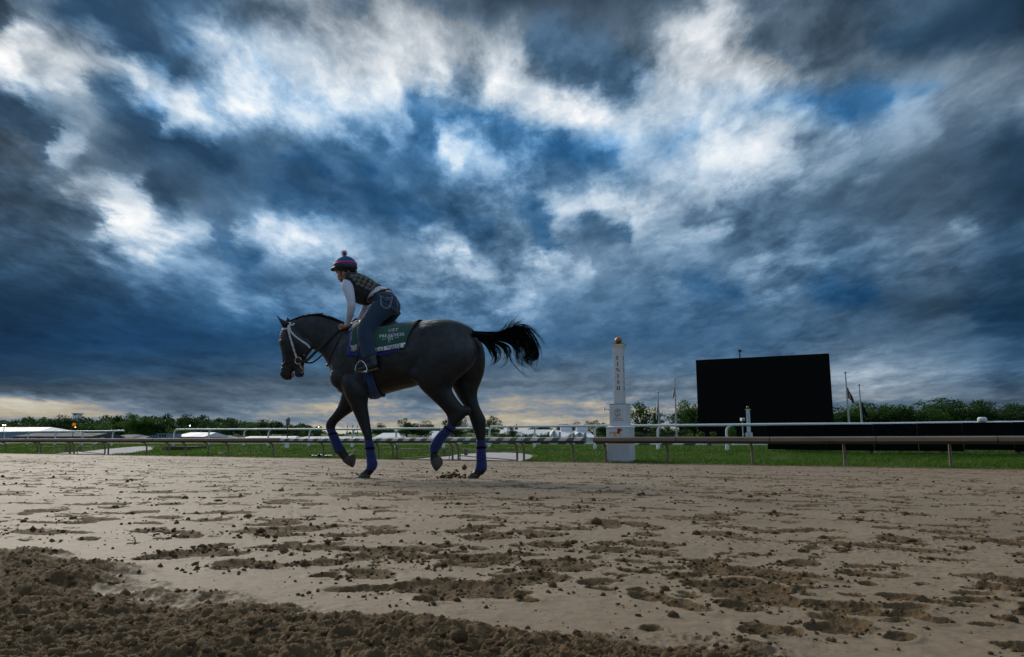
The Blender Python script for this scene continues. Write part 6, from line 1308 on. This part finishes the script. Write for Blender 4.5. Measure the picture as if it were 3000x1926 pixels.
bd = MB(); loft(bd, PELV, 22, 4, grow=-.012); loft(bd, WAIST, 22, 4, grow=-.012); loft(bd, CHEST, 22, 4, grow=-.014); legs(bd, -.014); loft(bd, ARM, 16, 4, grow=-.006); loft(bd, FARM, 16, 4, grow=-.006); loft(bd, NECK, 16, 3); loft(bd, HEAD, 20, 4)
hand(bd, lambda p: p); hand(bd, lambda p: p - HL * .205, 128, -28)
blob(bd, *C(196, 352), 0, .013, .016, .012); blob(bd, *C(206, 384), 0, .010, .006, .018); blob(bd, *C(209, 394), 0, .009, .006, .016); blob(bd, *C(196, 318), 0, .012, .008, .05); 
for s in (1, -1): blob(bd, *C(318, 322), s * .074, .016, .028, .010)
pbuild(fuse(bd, .0042, 2, fac=.4), "body", M_SKIN)
for s in (1, -1): pbuild(MB().ball(tuple(hp(*C(207, 328), s * .034)), (.011, .011, .009), 10), "eye", M_EYE)
sh = MB(); loft(sh, WAIST, 24, 4, grow=.004); loft(sh, CHEST[:5], 24, 4, grow=-.003); loft(sh, ARM, 18, 4, grow=.002); loft(sh, FARM, 18, 4, grow=.002); pbuild(fuse(sh, .0065, 3), "shirt", M_SHIRT)
jn = MB(); loft(jn, PELV, 24, 4); legs(jn, .002); loft(jn, [(C(730, 640), C(860, 780), .075, .075), (C(760, 690), C(900, 790), .075, .07)], 16, 3)
jm = fuse(jn, .0085, 5); JB = bvh_of(jm); jeans = pbuild(jm, "jeans", M_DENIM)
vm = MB(); loft(vm, CHEST, 26, 4, 2.3, grow=.020); vme = fuse(vm, .008, 4); VB = bvh_of(vme); vest = pbuild(vme, "padded_vest", M_VEST)
M_STITCH = mat("pale_stitch", (.34, .38, .42), .8)
def stitch(pts, bvh, m_, r, parent, name="stitching"):
    P = cat([C(*p) for p in pts], 5); pbuild(MB().tube([see(bvh, *p, .002)[0] for p in P], r, 5), name, m_, parent)
stitch([(688, 590), (690, 640), (697, 690), (752, 730), (800, 708), (818, 650), (828, 596)], JB, M_STITCH, .0024, jeans); stitch([(702, 600), (706, 684), (755, 718), (790, 700), (806, 650), (812, 610)], JB, M_STITCH, .0018, jeans)
stitch([(676, 576), (720, 600), (768, 632), (800, 608), (828, 594)], JB, M_STITCH, .0026, jeans); stitch([(880, 620), (884, 690), (888, 740), (906, 768)], JB, M_STITCH, .0022, jeans); stitch([(640, 560), (700, 548), (780, 555), (860, 585)], JB, M_STITCH, .0018, jeans); stitch([(615, 640), (605, 660), (598, 682)], JB, M_STITCH, .0022, jeans)
p = see(JB, *C(766, 606), .004)[0]; pbuild(MB().ball(tuple(p), .007, 10), "pocket_button", M_STEEL, jeans)
# belt with round conchos
bl = MB(); loft(bl, [(C(812, 520), C(566, 660), 0, .143), (C(792, 504), C(556, 648), 0, .139)], 26, 2, grow=.006, e=2.05); belt = pbuild(bl, "belt", mat("brown_belt", (.06, .03, .018), .6, var=.2)); BB = BVHTree.FromPolygons([Vector(p) for p in bl.v], bl.f)
for (x, y) in ((594, 580), (645, 532), (700, 512), (757, 508)): q_, n_ = see(BB, *C(x, y), .003); pbuild(MB().ball(tuple(q_), (.014, .010, .012), 12), "concho", mat("brass_concho", (.40, .24, .06), .4, metal=.7), belt)
# vest pads
for (x, y) in ((362, 356), (414, 352), (470, 362), (526, 384), (580, 414), (630, 446), (392, 392), (446, 402), (502, 422), (556, 452), (606, 482), (432, 442), (480, 462), (532, 488), (580, 508)):
    b0, b1 = [], []
    for j in range(6):
        a = 2 * math.pi * j / 6 + .5; b0.append(see(VB, *C(x + 33 * math.cos(a), y + 25 * math.sin(a)), -.003)[0]); b1.append(see(VB, *C(x + 28 * math.cos(a), y + 21 * math.sin(a)), .008)[0])
    mb = MB(); mb.add(b0 + b1 + [see(VB, *C(x, y), .010)[0]], [(j, (j + 1) % 6, 6 + (j + 1) % 6, 6 + j) for j in range(6)] + [(6 + j, 6 + (j + 1) % 6, 12) for j in range(6)]); pbuild(mb, "vest_pad", M_PADG, vest, False)
# boots
M_BOOT = mat("boot_leather", (.010, .012, .014), .28, var=.3, vscale=14, bump=.35, bscale=45); M_BSOLE = mat("boot_sole", (.16, .12, .07), .8)
for s in (1, -1):
    fl = mirror if s < 0 else (lambda p: np.asarray(p)); l = .338
    a = MB(); loft(a, [(C(402, 1436), C(406, 1452), l, .020), (C(428, 1424), C(436, 1458), l, .034), (C(480, 1404), C(494, 1456), l, .042), (C(535, 1368), C(556, 1446), l, .042), (C(590, 1335), C(618, 1432), l, .040), (C(632, 1330), C(652, 1418), l, .034), (C(655, 1350), C(660, 1395), l, .020)], 18, 4, 2.2); loft(a, [(C(500, 1300), C(645, 1255), l - .006, .048), (C(512, 1340), C(655, 1310), l - .003, .046), (C(540, 1385), C(662, 1370), l, .042)], 18, 4)
    m0 = MB(); m0.add([fl(p) for p in a.v], a.f); boot = pbuild(fuse(m0, .006, 2), "boot", M_BOOT)
    a = MB(); loft(a, [(C(410, 1449), C(412, 1462), l, .026), (C(470, 1450), C(474, 1466), l, .040), (C(560, 1440), C(564, 1454), l, .040), (C(620, 1428), C(625, 1442), l, .037), (C(655, 1412), C(660, 1428), l, .030)], 14, 3, 3.0); m0 = MB(); m0.add([fl(p) for p in a.v], a.f); pbuild(m0, "sole", M_BSOLE, boot, 40)
gl = MB(); loft(gl, [(C(350, 890), C(385, 935), -.105, .036), (C(380, 850), C(425, 910), -.115, .040), (C(410, 835), C(465, 880), -.13, .043)], 16, 3); pbuild(gl, "dark_cuff", M_VEST)
# helmet: cover, peak, band, harness, pompom
hc = hp(*C(283, 252), 0); M_HCOV = mat("navy_helmet_cover", (.012, .080, .200), .7, var=.2, vscale=12); M_PINK = mat("pink_band", (.58, .018, .19), .6); M_HBLK = mat("helmet_black", (.008, .009, .012), .5)
def dome(rx, rz, rl, z0, z1, n=28, m_=14):
    mb = MB(); v, f = [], []
    for i in range(m_ + 1):
        t = z0 + (z1 - z0) * i / m_
        for j in range(n):
            a = 2 * math.pi * j / n; v.append(hc + (-HF) * (rx * math.cos(t) * math.cos(a)) + HL * (rl * math.cos(t) * math.sin(a)) + np.array([0, 0, rz * math.sin(t)]))
    for i in range(m_):
        for j in range(n): f.append((i * n + j, i * n + (j + 1) % n, (i + 1) * n + (j + 1) % n, (i + 1) * n + j))
    mb.add(v, f + [tuple(range(n - 1, -1, -1))]); return mb
helmet = pbuild(dome(.126, .122, .104, R(-8), R(89)), "helmet", M_HCOV); HBV = BVHTree.FromPolygons([Vector(p) for p in dome(.126, .122, .104, R(-8), R(89)).v], dome(.126, .122, .104, R(-8), R(89)).f)
pbuild(dome(.127, .075, .105, R(-62), R(-4)), "rim", M_HBLK, helmet); pbuild(dome(.1290, .122, .1070, R(-9), R(5)), "lower_shell", M_HBLK, helmet)
pk = MB(); v, f = [], []
for i in range(6):
    for j in range(13): a = R(-58 + 116 * j / 12); k = i / 5; v.append(hc + HF * ((.122 + .034 * k * math.cos(a) ** .5) * math.cos(a)) + HL * ((.100 + .012 * k) * math.sin(a)) + np.array([0, 0, -.004 - .030 * k * math.cos(a)]))
for i in range(5):
    for j in range(12): q = i * 13 + j; f.append((q, q + 1, q + 14, q + 13))
o = mesh_obj("peak", [p - PORG for p in v], f, M_HBLK, helmet, True); o.modifiers.new("t", 'SOLIDIFY').thickness = .006
bv, bf = [], []
for j in range(41):
    a = 2 * math.pi * j / 40
    for k in range(3): z = .024 + .021 * k / 2 + .010 * math.cos(a); c = math.sqrt(max(0, 1 - (z / .122) ** 2)); bv.append(hc + (-HF) * ((.1265 * c + .003) * math.cos(a)) + HL * ((.1045 * c + .003) * math.sin(a)) + np.array([0, 0, z]))
for j in range(40):
    for k in range(2): q = j * 3 + k; bf.append((q, q + 3, q + 4, q + 1))
band = sheet("head_band", bv, bf, M_PINK, helmet, .003, PORG); BVB = BVHTree.FromPolygons([Vector(p) for p in bv], bf)
embroider("band_lettering", "JOCKEY", C(300, 205), C(190, 232), 14 / 3.95, BVB, M_THREAD, band, .003, org=PORG)
for x in (338, 402): stitch([(x - 8, 205), (x + 8, 207), (x + 8, 236), (x - 8, 234), (x - 8, 205)], BVB, M_STEEL, .0016, band, "slider")
hs = MB(); blob(hs, *C(300, 300), 0, .088, .050, .082); loft(hs, [(C(225, 295), C(285, 300), 0, .082), (C(238, 350), C(280, 350), 0, .072), (C(250, 400), C(275, 395), 0, .052), (C(252, 425), C(266, 420), 0, .030)], 16, 3); loft(hs, [(C(340, 290), C(420, 290), 0, .07), (C(345, 320), C(395, 318), 0, .06)], 14, 3); pbuild(fuse(hs, .006, 2), "chin_harness", M_HBLK, helmet)
pc = hp(*C(270, 98), 0); pm = [MB(), MB()]
for i in range(420):
    d = Vector((random.gauss(0, 1), random.gauss(0, 1), random.gauss(.25, 1))).normalized(); L_ = random.uniform(.026, .046) * (1.15 if d.z > .3 else .9); s0 = np.array(pc); e = s0 + np.array(d) * L_ + np.array([0, 0, -.004 if abs(d.z) < .3 else 0]); pm[1 if (-HF[0] * d.x > .15 and d.z < .35) else 0].tube([s0, (s0 + e) / 2 + np.array([0, 0, .002]), e], [.003, .0022, .0004], 3, cap=False)
pom = pbuild(pm[0], "pompom", mat("mauve_fur", (.74, .64, .82), .8, var=.3, vscale=40)); pbuild(pm[1], "pink_tuft", mat("pink_fur", (.55, .06, .24), .8), pom); pom.parent = helmet
